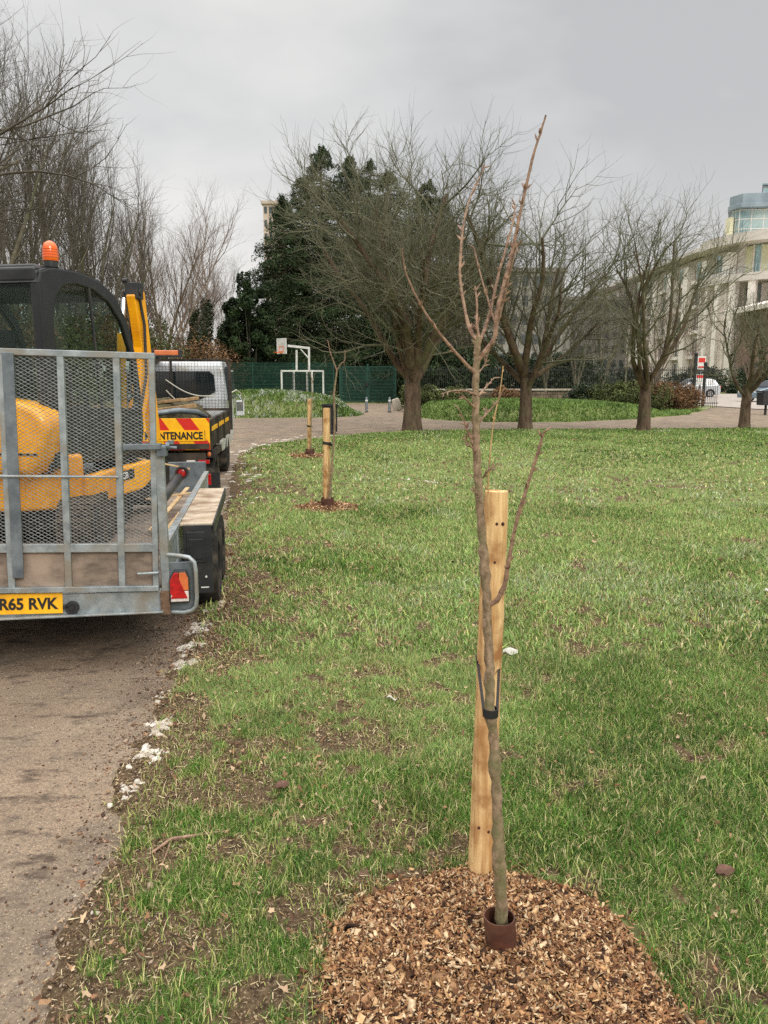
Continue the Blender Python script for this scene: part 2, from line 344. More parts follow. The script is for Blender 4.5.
def bare(x, y):      # 0 = full turf, 1 = bare soil and litter
    x = np.asarray(x, float); y = np.asarray(y, float)
    e = x - np.interp(y, [p[1] for p in lawn_edge[:12]], [p[0] for p in lawn_edge[:12]])
    b = 0.62 * np.exp(-np.clip(e, 0, 9) / 0.30) * sstep(22, 15, y)
    b = b + 0.20 * sstep(2.6, 0.3, e) * sstep(22, 12, y)
    n = fbm(x * 1.3, y * 1.3, 21, 4, 0.6); n2 = fbm(x * 8, y * 8, 22, 4, 0.65)
    b = b + (n - 0.5) * 0.9 + (n2 - 0.5) * 2.1 + 0.07 - 0.25 * sstep(11, 18, y)
    b = b + 0.12 * np.exp(-((np.hypot(x - 0.29, y - 1.80) - 0.47) / 0.08) ** 2)
    return sstep(0.22, 0.62, b)
def axis(segs):
    o = []
    for a, b, st in segs: o += list(np.arange(a, b, st))
    return o
gx_ = [-x for x in np.geomspace(900, 30, 22)] + axis([(-30, -8, 0.6), (-8, -3, 0.25), (-3, 4, 0.045), (4, 20, 0.3), (20, 40, 1)]) + list(np.geomspace(40, 900, 22))
gy_ = [-x for x in np.geomspace(300, 8, 10)] + axis([(-8, 0.8, 0.5), (0.8, 6, 0.045), (6, 12, 0.12), (12, 46, 0.3), (46, 70, 1)]) + list(np.geomspace(70, 1500, 24))
X_, Y_ = np.meshgrid(gx_, gy_); Z_ = hground(X_, Y_)
Bf = bare(X_, Y_); far_ = np.hypot(X_, Y_)
nx_, ny_ = len(gx_), len(gy_)
idx = np.arange(nx_ * ny_).reshape(ny_, nx_)
inn_ = inpoly(X_, Y_, coarse); Bf = np.where(inn_ & (Y_ < 24), 1.0, Bf)
quads = np.stack([idx[:-1, :-1].ravel(), idx[:-1, 1:].ravel(), idx[1:, 1:].ravel(), idx[1:, :-1].ravel()], 1)
gcol = np.stack([Bf.ravel(), hmound(X_, Y_).ravel() > 0.03, np.zeros(Bf.size)], 1)
def ground_mat():
    m = bpy.data.materials.new('lawn_soil_and_turf'); m.use_nodes = True; t = m.node_tree; t.nodes.clear()
    def n(k, **q):
        x = t.nodes.new(k)
        for a, v in q.items(): setattr(x, a, v)
        return x
    o = n('ShaderNodeOutputMaterial'); b = n('ShaderNodeBsdfPrincipled'); t.links.new(b.outputs[0], o.inputs[0]); b.inputs['Roughness'].default_value = 0.95; b.inputs['Specular IOR Level'].default_value = 0.15
    tcn = n('ShaderNodeTexCoord'); at = n('ShaderNodeAttribute'); at.attribute_name = 'tint'; sp = n('ShaderNodeSeparateColor'); t.links.new(at.outputs['Color'], sp.inputs[0])
    def noise(s, d=5, r=.6):
        z = n('ShaderNodeTexNoise'); z.inputs['Scale'].default_value = s; z.inputs['Detail'].default_value = d; z.inputs['Roughness'].default_value = r; t.links.new(tcn.outputs['Object'], z.inputs['Vector']); return z.outputs[0]
    def mix(f, a, c):
        x = n('ShaderNodeMixRGB')
        if isinstance(f, float): x.inputs[0].default_value = f
        else: t.links.new(f, x.inputs[0])
        for i, q in ((1, a), (2, c)):
            if isinstance(q, tuple): x.inputs[i].default_value = s2l(q) + (1,)
            else: t.links.new(q, x.inputs[i])
        return x.outputs[0]
    def rng_(f, lo, hi):
        x = n('ShaderNodeMapRange'); x.inputs[1].default_value = lo; x.inputs[2].default_value = hi; t.links.new(f, x.inputs[0]); return x.outputs[0]
    turf = mix(rng_(noise(14), .35, .65), (96, 110, 58), (130, 138, 84))
    turf = mix(rng_(noise(1.1), .42, .66), turf, (132, 140, 88))
    turf = mix(rng_(noise(70, 3), .56, .7), turf, (150, 146, 104))
    soil = mix(rng_(noise(35), .35, .65), (74, 58, 44), (122, 102, 78))
    soil = mix(rng_(noise(110, 3), .55, .68), soil, (178, 158, 126))
    ad = n('ShaderNodeMath', operation='ADD'); t.links.new(sp.outputs[0], ad.inputs[0]); ns = n('ShaderNodeMath', operation='MULTIPLY_ADD'); t.links.new(noise(22), ns.inputs[0]); ns.inputs[1].default_value = 0.7; ns.inputs[2].default_value = -0.35; t.links.new(ns.outputs[0], ad.inputs[1])
    c = mix(rng_(ad.outputs[0], .3, .62), turf, soil)
    t.links.new(c, b.inputs['Base Color'])
    bp = n('ShaderNodeBump'); bp.inputs['Distance'].default_value = 0.03; t.links.new(noise(45, 6, .7), bp.inputs['Height']); t.links.new(bp.outputs[0], b.inputs['Normal'])
    return m
g = mesh_np('ground', np.stack([X_.ravel(), Y_.ravel(), Z_.ravel()], 1), [quads], ground_mat(), colors=gcol, smooth=True); g['kind'] = 'structure'

def path_mat():
    m = bpy.data.materials.new('worn_tarmac'); m.use_nodes = True; t = m.node_tree; t.nodes.clear()
    def n(k, **q):
        x = t.nodes.new(k)
        for a, v in q.items(): setattr(x, a, v)
        return x
    o = n('ShaderNodeOutputMaterial'); b = n('ShaderNodeBsdfPrincipled'); t.links.new(b.outputs[0], o.inputs[0]); b.inputs['Roughness'].default_value = 0.88
    tcn = n('ShaderNodeTexCoord')
    def noise(s, d=5, r=.6, st=None):
        z = n('ShaderNodeTexNoise'); z.inputs['Scale'].default_value = s; z.inputs['Detail'].default_value = d; z.inputs['Roughness'].default_value = r
        v = tcn.outputs['Object']
        if st: mp = n('ShaderNodeMapping'); mp.inputs['Scale'].default_value = st; t.links.new(v, mp.inputs[0]); v = mp.outputs[0]
        t.links.new(v, z.inputs['Vector']); return z.outputs[0]
    def rng_(f, lo, hi):
        x = n('ShaderNodeMapRange'); x.inputs[1].default_value = lo; x.inputs[2].default_value = hi; t.links.new(f, x.inputs[0]); return x.outputs[0]
    def mix(f, a, c, ty='MIX'):
        x = n('ShaderNodeMixRGB', blend_type=ty)
        if isinstance(f, float): x.inputs[0].default_value = f
        else: t.links.new(f, x.inputs[0])
        for i, q in ((1, a), (2, c)):
            if isinstance(q, tuple): x.inputs[i].default_value = s2l(q) + (1,)
            else: t.links.new(q, x.inputs[i])
        return x.outputs[0]
    c = mix(rng_(noise(2.2, 6), .36, .62), (120, 104, 86), (154, 136, 114))
    c = mix(rng_(noise(0.9, 4, .55), .5, .68), c, (160, 136, 112))
    c = mix(rng_(noise(9, 6, .7), .56, .7), c, (92, 80, 70))
    c = mix(rng_(noise(120, 3, .6), .40, .60), mix(0.55, c, (84, 74, 66)), c)
    vo = n('ShaderNodeTexVoronoi'); vo.inputs['Scale'].default_value = 95; t.links.new(tcn.outputs['Object'], vo.inputs['Vector'])
    c = mix(rng_(vo.outputs['Distance'], .22, .1), c, (190, 172, 152))
    # tyre-marked damp streaks, along the path
    c = mix(rng_(noise(3.2, 6, .7, (1.0, 2.6, 1)), .54, .66), c, (78, 64, 52)); c = mix(rng_(noise(17, 4, .6, (1.4, 3.0, 1)), .62, .70), c, (72, 60, 50))
    sp = n('ShaderNodeSeparateXYZ'); t.links.new(tcn.outputs['Object'], sp.inputs[0])
    t.links.new(c, b.inputs['Base Color'])
    bp = n('ShaderNodeBump'); bp.inputs['Distance'].default_value = 0.005; t.links.new(noise(90, 5, .75), bp.inputs['Height'])
    b2 = n('ShaderNodeBump'); b2.inputs['Distance'].default_value = 0.02; t.links.new(noise(7, 5, .6), b2.inputs['Height']); t.links.new(bp.outputs[0], b2.inputs['Normal']); t.links.new(b2.outputs[0], b.inputs['Normal'])
    return m
from mathutils.geometry import tessellate_polygon
tri = tessellate_polygon([[Vector((p[0], p[1], 0)) for p in outline]])
pv = np.array([(p[0], p[1], 0.004) for p in outline])
ta = np.array(tri); a_, b_, c_ = pv[ta[:, 0]], pv[ta[:, 1]], pv[ta[:, 2]]
flip = np.cross(b_ - a_, c_ - a_)[:, 2] < 0; ta[flip] = ta[flip][:, ::-1]
pth = mesh_np('path', pv, [ta], path_mat()); pth['kind'] = 'structure'

# ---------------------------------------------------------------- grass, litter, snow, mulch
def in_view(x, y, m=1.0): return (y > 0.9) & (np.abs(x) < 0.52 * y + m)
def blades(name, x, y, z, h, w, colr, lab, lean=1.15):
    n = len(x); a = rng.uniform(0, 2 * np.pi, n); ln = rng.uniform(0.15, 1.0, n) * lean; ax = rng.uniform(0, 2 * np.pi, n)
    ca, sa = np.cos(a), np.sin(a); lx, ly = np.cos(ax) * ln * h, np.sin(ax) * ln * h; zz = h * np.sqrt(np.clip(1 - (ln * 0.8) ** 2, 0.15, 1))
    V = np.zeros((n, 5, 3))
    V[:, 0] = np.stack([x - ca * w / 2, y - sa * w / 2, z - 0.004], 1); V[:, 1] = np.stack([x + ca * w / 2, y + sa * w / 2, z - 0.004], 1)
    V[:, 2] = np.stack([x + lx * .38 + ca * w * .4, y + ly * .38 + sa * w * .4, z + zz * .62], 1); V[:, 3] = np.stack([x + lx * .38 - ca * w * .4, y + ly * .38 - sa * w * .4, z + zz * .62], 1)
    V[:, 4] = np.stack([x + lx, y + ly, z + zz], 1)
    i = np.arange(n)[:, None] * 5
    o = mesh_np(name, V.reshape(-1, 3), [i + np.array([[0, 1, 2, 3]]), i + np.array([[3, 2, 4]])], M['blade'], colors=np.repeat(colr, 5, 0))
    return tag(o, lab, 'grass', kind='stuff')
C_DK, C_MD, C_LT, C_YL, C_ST = [np.array(s2l(c)) for c in ((60, 96, 36), (100, 142, 54), (148, 176, 102), (172, 182, 102), (206, 192, 144))]
def grass_cols(x, y, n):
    t = fbm(x * 1.7, y * 1.7, 31, 4, 0.6); u = rng.uniform(0, 1, n)
    c = C_DK[None] + (C_MD - C_DK)[None] * np.clip((t[:, None] - .3) * 2.5 + rng.normal(0, .35, n)[:, None], 0, 1)
    f = np.clip((fbm(x * .8 + 5, y * .8, 33, 3) - .42) * 3 + 0.55 * sstep(3, 7, y) * sstep(19, 12, y) - .12 + 0.22 * sstep(-1, 2, x) + rng.normal(0, .3, n), 0, 1)[:, None]
    c = c * (1 - f) + C_LT[None] * f
    bb = bare(x, y)
    yl = (u < 0.15 + 0.25 * bb); c[yl] = C_YL; st = (u > 0.86 - 0.2 * bb + .08 * sstep(12, 18, y)); c[st] = C_ST
    fr = (fbm(x * 1.1 + 3, y * .8, 35, 4, .6) > .56) & (y > 4) & (x > -.5) & (rng.uniform(0, 1, n) < .28 * sstep(4, 6, y) * sstep(19, 13, y)); c[fr] = np.array(s2l((184, 194, 156)))
    return c * rng.uniform(0.6, 1.3, n)[:, None]
mc = (0.29, 1.80)
def lawn_pts(n, y0, y1, m):
    y = np.sqrt(rng.uniform(y0 ** 2, y1 ** 2, n)); x = rng.uniform(-1, 1, n) * (0.52 * y + m)
    e = x - np.interp(y, [p[1] for p in lawn_edge[:12]], [p[0] for p in lawn_edge[:12]])
    k = (~inpoly(x, y, outline)) if y1 > 14 else (e > -0.12)
    tuft = fbm(x * 7, y * 7, 41, 3, .6)
    b = bare(x, y); p = np.clip(1.12 - b, 0.03, 1) * sstep(0.25, 0.55, tuft + 0.25 * (1 - b))
    if y1 <= 14: p = p * np.where(e < 0.0, sstep(.5, .7, fbm(x * 5, y * 5, 44, 2)), 1)
    md = np.hypot(x - mc[0], y - mc[1]) + 0.14 * (fbm(x * 5, y * 5, 45, 2) - .5)
    p = p * sstep(0.43, 0.50, md)
    for sx, sy, rr in ((-0.72, 9.25, .42), (-1.52, 15.5, .42)): p = p * sstep(rr * .75, rr, np.hypot(x - sx, y - sy))
    k &= rng.uniform(0, 1, n) < p
    return x[k], y[k], tuft[k]
x, y, tf = lawn_pts(560000, 1.05, 4.2, 0.5)
n = len(x); h = rng.gamma(3.2, 0.0062, n) * (0.25 + 1.5 * tf) + 0.005
blades('lawn_grass', x, y, hground(x, y), h, rng.uniform(0.0016, 0.0038, n), grass_cols(x, y, n), 'short green grass with bare earth patches close by the newly planted tree')
x, y, tf = lawn_pts(340000, 4.2, 9.5, 1.0)
n = len(x); h = rng.gamma(4, 0.0064, n) * (0.6 + 1.0 * tf) + 0.008
blades('lawn_grass', x, y, hground(x, y), h, rng.uniform(0.005, 0.009, n), grass_cols(x, y, n), 'patchy green lawn beside the trailer and second stake')
x, y, tf = lawn_pts(250000, 9.5, 31, 2.0)
n = len(x); h = rng.gamma(4, 0.0075, n) * (0.6 + 0.8 * tf) + 0.008
blades('lawn_grass', x, y, hground(x, y), h, rng.uniform(0.012, 0.022, n), grass_cols(x, y, n), 'open green lawn running out to the far path and park trees')
def mound_grass(n, cx, cy, rx, ry, h0, lab, ivy):
    a = rng.uniform(0, 2 * np.pi, n); r = np.sqrt(rng.uniform(0, 1, n)) * 1.3; x = cx + np.cos(a) * r * rx; y = cy + np.sin(a) * r * ry
    k = ~inpoly(x, y, outline); x, y = x[k], y[k]; n = len(x)
    t = fbm(x * 1.5, y * 1.5, 51, 3)[:, None]
    c = np.array(s2l((70, 98, 42))) * (1 - t) + np.array(s2l((140, 166, 88))) * t
    c = c * rng.uniform(.65, 1.3, n)[:, None]
    if ivy: k = (rng.uniform(0, 1, n) < 0.45) & (fbm(x * 1.6, y * 1.6, 53, 3) > .55); c[k] = np.array(s2l((206, 210, 198)))
    blades('mound_plants', x, y, hground(x, y), rng.uniform(.5, 1.2, n) * h0, rng.uniform(0.02, 0.05, n), c, lab, lean=1.0)
mound_grass(26000, -5.2, 33.8, 4.6, 3.3, 0.14, 'leafy ground cover flecked white on the grass mound before the goal', True)
mound_grass(60000, 7.6, 32.6, 7.8, 4.8, 0.13, 'bright green tufts on the long mound before the stone wall', False)

def chips(x, y, z, ln, wd, th, cols, name, mat, tilt=0.5):
    n = len(x); a = rng.uniform(0, 2 * np.pi, n); p = rng.normal(0, tilt, n); q = rng.normal(0, tilt, n)
    ex = np.stack([np.cos(a) * np.cos(p), np.sin(a) * np.cos(p), np.sin(p)], 1)
    ey0 = np.stack([-np.sin(a), np.cos(a), np.zeros(n)], 1); ez0 = np.cross(ex, ey0)
    ey = ey0 * np.cos(q)[:, None] + ez0 * np.sin(q)[:, None]; ez = np.cross(ex, ey)
    c = np.stack([x, y, z], 1); V = np.zeros((n, 8, 3)); k = 0
    for sz in (-1, 1):
        for sx, sy in ((-1, -1), (1, -1), (1, 1), (-1, 1)):
            jx = rng.uniform(.55, 1.1, n)[:, None]; jy = rng.uniform(.4, 1.1, n)[:, None]
            V[:, k] = c + ex * (sx * ln / 2)[:, None] * jx + ey * (sy * wd / 2)[:, None] * jy + ez * (sz * th / 2)[:, None]; k += 1
    i = np.arange(n)[:, None] * 8
    F = np.concatenate([i + np.array([f]) for f in ((0, 3, 2, 1), (4, 5, 6, 7), (0, 1, 5, 4), (1, 2, 6, 5), (2, 3, 7, 6), (3, 0, 4, 7))])
    return mesh_np(name, V.reshape(-1, 3), [F], mat, colors=np.repeat(cols, 8, 0))
CH = np.array([s2l(c) for c in ((214, 178, 134), (192, 150, 106), (166, 122, 84), (230, 204, 166), (116, 82, 58), (72, 52, 40), (180, 140, 104), (140, 100, 72))])
def heap_h(r, R_, H_): return H_ * np.clip(1 - (r / R_) ** 2, 0, 1) ** 0.8
def mulch(cx, cy, R_, H_, n, l0, lab, n_out=0, ry=1.0, seed=0):
    na, nr = 48, 10; vs = []
    for i in range(nr + 1):
        for j in range(na):
            a = 2 * math.pi * j / na; rr = R_ * (i / nr) * 0.98 * (1 + 0.22 * (float(fbm(math.cos(a) * 1.5 + 9, math.sin(a) * 1.5, 61 + seed, 3)) - .5))
            px, py = cx + math.cos(a) * rr, cy + math.sin(a) * rr * ry
            vs.append((px, py, float(hground(px, py)) + float(heap_h(R_ * i / nr, R_, H_)) - 0.004 + 0.012 * (float(vn(px * 30, py * 30, 3)) - .5) * (i < nr) - 0.02 * (i == nr)))
    F = np.array([(i * na + j, i * na + (j + 1) % na, (i + 1) * na + (j + 1) % na, (i + 1) * na + j) for i in range(nr) for j in range(na)])[:, ::-1]
    b = mesh_np('mulch_heap', vs, [F], M['soilheap'], smooth=True); b['kind'] = 'stuff'; b['label'] = lab; b['category'] = 'mulch'
    a = rng.uniform(0, 2 * np.pi, n); r = R_ * np.sqrt(rng.uniform(0, 1.0, n))
    k = slice(n - n_out, n); r[k] = R_ * (1 + np.abs(rng.normal(0, 0.09, n_out)))
    wob = 1 + 0.22 * (fbm(np.cos(a) * 1.5 + 9, np.sin(a) * 1.5, 61 + seed, 3) - .5)
    x = cx + np.cos(a) * r * wob; y = cy + np.sin(a) * r * wob * ry
    z = hground(x, y) + heap_h(r, R_, H_) + rng.uniform(0, l0 * .45, n); z[k] = hground(x[k], y[k]) + 0.006
    cols = CH[rng.integers(0, len(CH), n)] * rng.uniform(.62, 1.1, n)[:, None]
    ln = rng.gamma(3.4, l0 / 3.4, n) + .002; o = chips(x, y, z, ln, ln * rng.uniform(.2, .55, n), rng.uniform(.08, .18, n) * l0, cols, 'wood_chips', M['chip'])
    o.parent = b; return b
mulch(0.29, 1.80, 0.455, 0.04, 24000, 0.014, 'deep ring of brown wood chips round the nearest sapling', 700)
mulch(-0.72, 9.25, 0.40, 0.03, 2600, 0.03, 'thin disc of wood chips round the second stake', 150, seed=3)
mulch(-1.50, 15.5, 0.42, 0.02, 900, 0.045, 'flat reddish patch of wood chips round the farthest stake', 80, seed=5)

# dead leaves: folded little cards with several lobes, thickest near the path edge
def leaf_litter(n, y0, y1, s0, m=0.8):
    y = np.sqrt(rng.uniform(y0 ** 2, y1 ** 2, n)); x = rng.uniform(-1, 1, n) * (0.52 * y + m)
    e = x - np.interp(y, [p[1] for p in lawn_edge[:12]], [p[0] for p in lawn_edge[:12]])
    p = np.clip(0.22 + 1.0 * np.exp(-np.clip(e, 0, 9) / .55) + .35 * np.exp(-np.clip(e, 0, 9) / 1.9), 0, 1) * (0.25 + 1.3 * sstep(.4, .62, fbm(x * 2, y * 2, 71, 3)))
    p = np.where(e < -0.25, 0.03, p); k = (rng.uniform(0, 1, n) < p) & (np.hypot(x - mc[0], y - mc[1]) > .55)
    return x[k], y[k]
def litter(name, x, y, s, lab):
    n = len(x); a = rng.uniform(0, 2 * np.pi, n); K = 9
    rad = np.array([1.0, .38, .72, .34, .62, .45, .7, .36, .8]); th = np.linspace(0, 2 * np.pi, K, endpoint=False)
    V = np.zeros((n, K + 1, 3)); tp = rng.normal(0, .35, (n, 2)); z0 = hground(x, y) + 0.012
    V[:, K] = np.stack([x, y, z0 + s * .12], 1)
    for j in range(K):
        r = rad[j] * s * rng.uniform(.7, 1.2, n) * .5; dxx = np.cos(th[j]) * r; dyy = np.sin(th[j]) * r * .7
        px = dxx * np.cos(a) - dyy * np.sin(a); py = dxx * np.sin(a) + dyy * np.cos(a)
        V[:, j] = np.stack([x + px, y + py, z0 + px * tp[:, 0] + py * tp[:, 1] + rng.uniform(0, .3, n) * s], 1)
    i = np.arange(n)[:, None] * (K + 1)
    F = np.concatenate([i + np.array([[j, (j + 1) % K, K]]) for j in range(K)])
    pal = np.array([s2l(c) for c in ((176, 140, 106), (150, 110, 82), (124, 88, 66), (204, 176, 142), (100, 74, 58), (188, 160, 130))])
    o = mesh_np(name, V.reshape(-1, 3), [F], M['litter'], colors=np.repeat(pal[rng.integers(0, 6, n)] * rng.uniform(.75, 1.1, n)[:, None], K + 1, 0))
    return tag(o, lab, 'leaves', kind='stuff')
x, y = leaf_litter(15000, 1.2, 6.0, .03); litter('fallen_leaves', x, y, rng.uniform(.010, .042, len(x)), 'brown dead leaves scattered over the near grass and path edge')
x, y = leaf_litter(24000, 6.0, 20, .05, 1.5); k = ~inpoly(x, y, outline); x, y = x[k], y[k]
litter('fallen_leaves', x, y, rng.uniform(.035, .07, len(x)), 'pale dead leaves thinly spread across the farther lawn')
# crumbs of soil, grit and bark on the tarmac edge and bare patches
n = 22000; y = np.sqrt(rng.uniform(1.2, 50, n)); x = np.interp(y, [p[1] for p in lawn_edge[:12]], [p[0] for p in lawn_edge[:12]]) + rng.normal(0.02, 0.17, n) + rng.uniform(-.1, .35, n) * (rng.uniform(0, 1, n) < .5)
s = rng.gamma(1.6, .0016, n) + .0014
cols = np.array([s2l(c) for c in ((120, 96, 78), (84, 64, 52), (176, 154, 134), (150, 118, 94))])[rng.integers(0, 4, n)]
tag(chips(x, y, np.maximum(hground(x, y), 0.004) + s * .3, s * 1.6, s, s * .7, cols, 'soil_crumbs', M['litter']), 'loose earth and grit along the tarmac edge', 'gravel', kind='stuff')
n = 2600; y = np.sqrt(rng.uniform(1.2, 20, n)); x = rng.uniform(-1, 1, n) * 2.2 - 2.2; k = (x < edge_x(y) - .05) & (x > -0.56 * y - .6); x, y = x[k], y[k]; n = len(x); s = rng.gamma(1.5, .0010, n) + .0012
tag(chips(x, y, 0.004 + s * .3, s * 1.5, s, s * .7, np.array([s2l(c) for c in ((170, 150, 132), (96, 80, 68), (196, 180, 160))])[rng.integers(0, 3, n)], 'path_grit', M['litter']), 'small grit strewn over the worn tarmac', 'gravel', kind='stuff')

# old snow / frost patches
def snow(spots, lab, name='snow_patches'):
    vs = []; fs = []
    for (cx, cy, s, h) in spots:
        K = 14; a0 = random.uniform(0, 6.28); el = random.uniform(.45, .9); b = len(vs); z0 = max(float(hground(cx, cy)), 0.002)
        sd_ = random.randint(0, 9999)
        for ring, (rr, zz) in enumerate(((1, 0.0), (.72, .7), (.35, 1))):
            for j in range(K):
                th = 2 * math.pi * j / K; q = rr * s * (0.55 + 0.9 * float(vn(math.cos(th) * 2.2 + sd_, math.sin(th) * 2.2, 5)))
                px, py = q * math.cos(th), q * math.sin(th) * el
                X, Y = cx + px * math.cos(a0) - py * math.sin(a0), cy + px * math.sin(a0) + py * math.cos(a0)
                vs.append((X, Y, z0 - 0.006 + zz * h * (0.5 + float(vn(X * 60, Y * 60, 8))) + (0.003 if ring else 0)))
        vs.append((cx, cy, z0 + h))
        for q in range(2): fs += [(b + q * K + j, b + q * K + (j + 1) % K, b + (q + 1) * K + (j + 1) % K, b + (q + 1) * K + j) for j in range(K)]
        fs += [(b + 2 * K + j, b + 2 * K + (j + 1) % K, b + 3 * K, b + 3 * K) for j in range(0)]
        base = len(vs) - 1
        fs4 = fs; tri_ = [(b + 2 * K + j, b + 2 * K + (j + 1) % K, base) for j in range(K)]; fs += tri_
    m = MB(); m.v = vs; m.f = fs; return tag(m.build(name, M['snow'], smooth=True), lab, 'snow', kind='stuff')
sp = []
def strew(px, py, n, spr, s, h=0.012, sy=None):
    c = G(px, py)
    for _ in range(int(n * 1.8)): sp.append((c[0] + random.gauss(0, spr * .6), c[1] + random.gauss(0, sy or spr), s * random.uniform(.25, 1.15), h * random.uniform(.35, .9)))
for q in ((132, 795, 8, .05, .022), (150, 757, 14, .045, .032), (156, 730, 14, .05, .034), (168, 695, 6, .05, .02), (182, 668, 16, .05, .038), (191, 648, 16, .05, .04), (200, 630, 14, .06, .04), (207, 605, 14, .10, .042), (212, 580, 14, .14, .045), (217, 545, 12, .2, .045),
          (84, 905, 3, .04, .012), (216, 560, 6, .15, .03), (98, 915, 2, .03, .012)): strew(*q)
snow(sp, 'crumbling white snow remnants along the near path edge'); sp = []
for q in ((245, 478, 12, .5, .08), (243, 465, 12, .6, .09), (247, 452, 14, .5, .11), (262, 445, 12, .3, .10), (285, 441, 14, .4, .11), (310, 438, 14, .4, .1), (335, 436, 10, .4, .1), (228, 500, 8, .4, .05), (236, 488, 8, .4, .06), (420, 431, 22, .45, .10), (436, 433, 10, .5, .09), (425, 436, 8, .3, .1), (440, 440, 8, .6, .06), (415, 484, 10, .5, .05),
          (535, 431, 16, .45, .08), (560, 433, 6, .5, .06), (656, 431, 12, .4, .08), (675, 433, 6, .5, .08), (690, 434, 4, .4, .06), (762, 433, 10, .3, .10), (668, 408, 8, 1.0, .2), (685, 407, 8, 1.0, .2), (700, 406, 6, .8, .18), (590, 503, 6, .4, .03)): strew(*q)
snow(sp, 'thin white snow streaks at the far kerb and under the park trees')

# small single things on the lawn
# dry thatch lying flat between the tufts
n = 90000; y = np.sqrt(rng.uniform(1.1, 64, n)); x = rng.uniform(-1, 1, n) * (.52 * y + .6); e = x - edge_x(y); k = (e > -.1) & (np.hypot(x - mc[0], y - mc[1]) > .47) & (rng.uniform(0, 1, n) < .35 + .65 * bare(x, y)); x, y = x[k], y[k]; n = len(x); s = rng.gamma(3, .0045, n) + .005
tag(chips(x, y, hground(x, y) + .006, s, s * .07 + .0008 + .0003 * y, np.full(n, .001), np.array([s2l(c) for c in ((206, 186, 142), (170, 144, 104), (140, 114, 84), (222, 206, 168), (104, 82, 62))])[rng.integers(0, 5, n)], 'dry_thatch', M['litter'], .25), 'straw-coloured dead grass bits lying between the green tufts', 'dead grass', kind='stuff')
def scrap(px, py, s, rot, name, lab, mat='paper'):
    c = G(px, py); z = float(hground(c[0], c[1])) + 0.035; m = MB(); K = 4; vs = []
    for i in range(K + 1):
        for j in range(K + 1):
            u, v = i / K - .5, j / K - .5
            vs.append((u * s, v * s * .62 * (1 + .3 * u), .18 * s * math.sin(u * 4 + v * 3) + .02 * s * random.uniform(-1, 1)))
    vs2 = [(a, b, c_ - .0015) for a, b, c_ in vs]; n = (K + 1) ** 2
    fs = [(i * (K + 1) + j, (i + 1) * (K + 1) + j, (i + 1) * (K + 1) + j + 1, i * (K + 1) + j + 1) for i in range(K) for j in range(K)]
    m.add(vs + vs2, fs + [tuple(q + n for q in f)[::-1] for f in fs]); o = m.build(name, M[mat]); o.location = (c[0], c[1], z); o.rotation_euler = (0.1, 0.15, rot)
    return tag(o, lab, name.replace('_', ' '))
scrap(510, 660, .075, 0.2, 'paper_scrap', 'white crumpled paper scrap on grass just right of the near stake')
scrap(392, 712, .05, 2.3, 'paper_strip', 'thin white paper strip on grass left of the near stake')
scrap(282, 797, .05, 1.0, 'fallen_leaf', 'curled reddish leaf lying left of centre on the near grass', 'clod')
scrap(723, 886, .055, .6, 'fallen_leaf', 'single brown leaf on grass at the lower right of the chip ring', 'clod')
scrap(766, 598, .05, .6, 'paper_flake', 'small white flake on the lawn at the right edge')
def clod(px, py, s, lab):
    c = G(px, py); m = MB(); m.ball((0, 0, 0), (s, s * .8, s * .55), 22, 14)
    m.v = [tuple(np.array(v) * (0.8 + 0.45 * mnoise.noise(Vector(v) * 38) + .12 * mnoise.noise(Vector(v) * 90))) for v in m.v]
    o = m.build('earth_clod', M['clod'], smooth=True); o.location = (c[0], c[1], s * .3); return tag(o, lab, 'clod')
clod(366, 878, .036, 'rounded reddish earth clod just above the left rim of the chip ring')
clod(462, 862, .026, 'small grey clod beside the foot of the near stake')
m = MB()
p0, p1, p2, p3 = [G(*q) for q in ((152, 858), (172, 848), (198, 843), (226, 838))]
up = lambda p, z: (p[0], p[1], z)
m.tube([up(p0, .02), up(p1, .035), up(p2, .03), up(p3, .028)], [.004, .0065, .005, .0022], 7)
m.tube([up(p1, .033), up(G(162, 872), .02), up(G(152, 893), .015)], [.003, .0022, .0012], 5)
tag(m.build('fallen_twig', M['twig_s'], smooth=True), 'forked dry twig lying on the near grass by the path', 'twig')

# ---------------------------------------------------------------- planting: stakes, ties, guards, saplings
def stake(base, top, r, lab, sid, nails=True):
    base = Vector(base); top = Vector(top); h = (top - base).length; m = MB(); K, n = 26, 20
    d = (top - base).normalized(); u = d.orthogonal().normalized(); w = d.cross(u); vs = []
    for i in range(K + 1):
        t = i / K; p = base + (top - base) * t
        for j in range(n):
            a = 2 * math.pi * j / n; rr = r * (1.04 - .08 * t) * (1 + .05 * mnoise.noise(Vector((math.cos(a) * 1.3, math.sin(a) * 1.3, t * 7 + sid))) + .018 * mnoise.noise(Vector((math.cos(a) * 5, math.sin(a) * 5, t * 3 + sid))))
            if i == K: rr *= .93
            vs.append(p + (u * math.cos(a) + w * math.sin(a)) * rr)
    m.add(vs, [(i * n + j, i * n + (j + 1) % n, (i + 1) * n + (j + 1) % n, (i + 1) * n + j) for i in range(K) for j in range(n)] + [tuple(K * n + j for j in range(n))])
    root = empty('tree_stake', base); root['label'] = lab; root['category'] = 'stake'; root['group'] = 'round timber stakes beside the saplings'
    m.v = [tuple(Vector(v) - base) for v in m.v]
    m.build('post', M['stake'], root, smooth=True)
    if nails:
        for (px, py) in ((496, 523), (502, 523), (494, 561), (464 + 24, 648), (478, 822), (487, 826)):
            q = Vector(W(px, py, base.y)) - base; q.y = (top - base).y * max(0, q.z) / h - r * .93
            k = MB(); k.ball(tuple(q), (.0052, .0024, .0058), 10, 7); k.build('knot', M['bud'], root)
    return root
SY = 2.25
